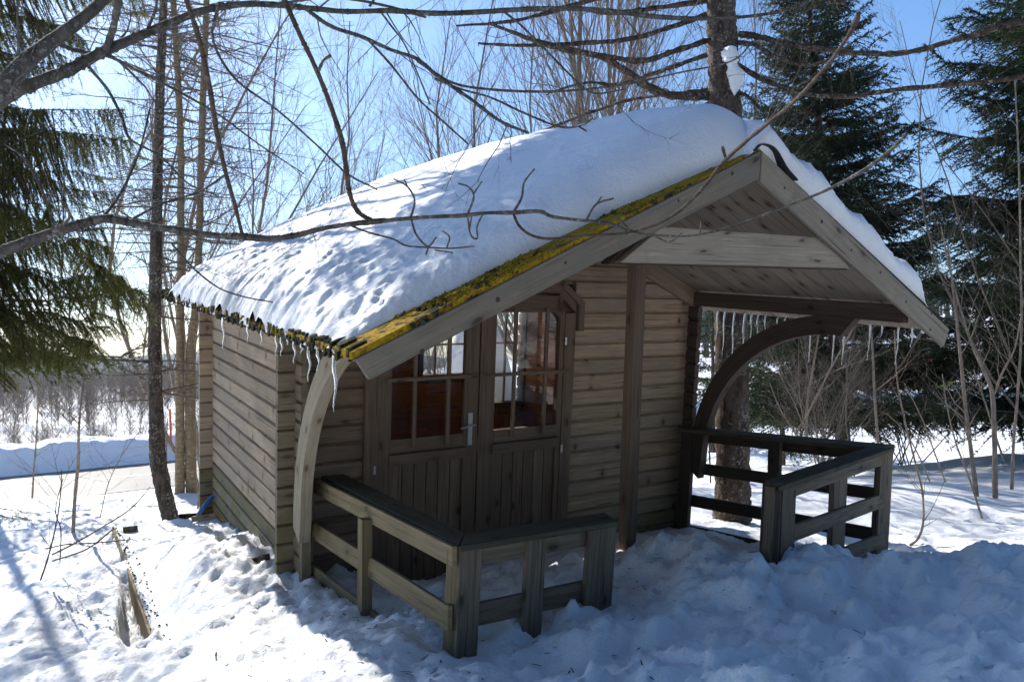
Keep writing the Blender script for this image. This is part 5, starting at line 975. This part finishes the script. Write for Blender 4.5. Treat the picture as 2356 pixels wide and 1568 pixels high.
# distant ridges
def hills(name, a0, a1, d, top, mat):
    xs_ = np.linspace(a0, a1, 120); mb = MB(); rows = []
    for k in range(12):
        t = k/11; dd = d*(1-.35*(1-t)); z = EYE-20*(1-t)+(top(xs_)*d/F-0)*t; rows.append(np.column_stack([(xs_-1178)/F*dd, dd+0*xs_, z-(1-t)*12+rng.random(120)*d*.004]))
    rows = A(rows); i = np.arange(11)[:, None]; j = np.arange(119)[None]; f = np.stack([i*120+j, i*120+j+1, (i+1)*120+j+1, (i+1)*120+j], -1).reshape(-1, 4); mb.add(rows.reshape(-1, 3), f); tag(mb.build(name, M[mat]), kind="structure")
hills("hills", -900, 1500, 900, lambda x: -31+14*fbm(x*.004, x*0, 4)-8*np.abs(fbm(x*.05, x*0+4, 2)), 'fartree')
hills("hills", 1500, 3300, 420, lambda x: 70+60*sstep(1700, 2500, x)+22*fbm(x*.006, x*0, 4)+10*np.abs(fbm(x*.06, x*0+4, 2)), 'fartree')
# chalet
cp = P(2085, 822, 62); ch = empty("chalet", tuple(cp)); tag(ch, "small orange timber chalet under snow, far beyond the porch", "chalet"); bpy.context.view_layer.update()
x, y, z = cp; zg = gz(x, y)-.3
mb = MB(); prism8(mb, [(x-4, y, zg), (x-4, y+5, zg), (x-4, y+5, z), (x-4, y, z), (x+4, y, zg), (x+4, y+5, zg), (x+4, y+5, z), (x+4, y, z)]); part(mb, "wall", M['yellow'], ch)
mb = MB(); prism8(mb, [(x-5, y-1, z), (x-5, y+2.5, z+1.5), (x-5, y+2.5, z+1.75), (x-5, y-1, z+.25), (x+5, y-1, z), (x+5, y+2.5, z+1.5), (x+5, y+2.5, z+1.75), (x+5, y-1, z+.25)]); part(mb, "roof", M['chalet'], ch)
mb = MB(); prism8(mb, [(x-5, y-.4, z+.53), (x-5, y+2.6, z+1.8), (x-5, y+2.6, z+2.1), (x-5, y-.4, z+.8), (x+5, y-.4, z+.53), (x+5, y+2.6, z+1.8), (x+5, y+2.6, z+2.1), (x+5, y-.4, z+.8)]); part(mb, "roof_snow", M['roofsnow'], ch)
for q in (-2.4, 0, 2.4):
    mb = MB(); prism8(mb, [(x+q-.4, y-.03, z-1.3), (x+q-.4, y+.03, z-1.3), (x+q-.4, y+.03, z-.4), (x+q-.4, y-.03, z-.4), (x+q+.4, y-.03, z-1.3), (x+q+.4, y+.03, z-1.3), (x+q+.4, y+.03, z-.4), (x+q+.4, y-.03, z-.4)]); part(mb, "window", M['nail'], ch)
# round road sign with a small no-stopping plate below
sp = P(2141, 803, 42); sg = empty("road_sign", (sp[0], sp[1], gz(sp[0], sp[1]))); tag(sg, "round red ringed road sign with a smaller red and blue sign below it", "road sign"); bpy.context.view_layer.update()
def disc(mb, c, r0, r1, dy, n=36):
    a = np.arange(n)*2*math.pi/n; V = np.concatenate([np.column_stack([c[0]+r*np.cos(a), np.full(n, c[1]+dy), c[2]+r*np.sin(a)]) for r in (r0, r1)]); i = np.arange(n); mb.add(V, np.stack([i, (i+1) % n, n+(i+1) % n, n+i], 1))
mb = MB(); tube(mb, [(sp[0], sp[1]+.04, gz(sp[0], sp[1])-.2), (sp[0], sp[1]+.04, sp[2]+.45)], .035, 8); part(mb, "pole", M['steel'], sg)
mb = MB(); disc(mb, sp, 0, .34, -.0); part(mb, "face", M['white'], sg); mb = MB(); disc(mb, sp, .33, .47, -.01); part(mb, "ring", M['red'], sg)
s2 = P(2142, 842, 42); mb = MB(); disc(mb, s2, 0, .26, 0); part(mb, "small_face", M['blue'], sg); mb = MB(); disc(mb, s2, .22, .34, -.01); plank(mb, s2+A([-.18, -.012, .18]), s2+A([.18, -.012, -.18]), .07, .006); part(mb, "small_ring", M['red'], sg)
mp = P(392, 966, 29.5); mb = MB(); tube(mb, [P(392, 1030, 29.5), P(393, 990, 29.5), P(391, 940, 29.5)], .045, 8, cap=True); tag(mb.build("marker_pole", M['orange']), "orange snow marker pole on the far side of the road", "marker pole")
# air
mb = MB(); prism8(mb, [(-950, -80, -60), (-950, 950, -60), (-950, 950, 90), (-950, -80, 90), (950, -80, -60), (950, 950, -60), (950, 950, 90), (950, -80, 90)])
hz = NT("haze"); hz.n.remove(hz.b); pv = hz.node("ShaderNodeVolumePrincipled"); pv.inputs["Density"].default_value = .0005; pv.inputs["Anisotropy"].default_value = .7; pv.inputs["Color"].default_value = (.85, .92, 1, 1); hz.link(pv.outputs[0], hz.n["Material Output"].inputs["Volume"])
tag(mb.build("haze", hz.m), kind="stuff")
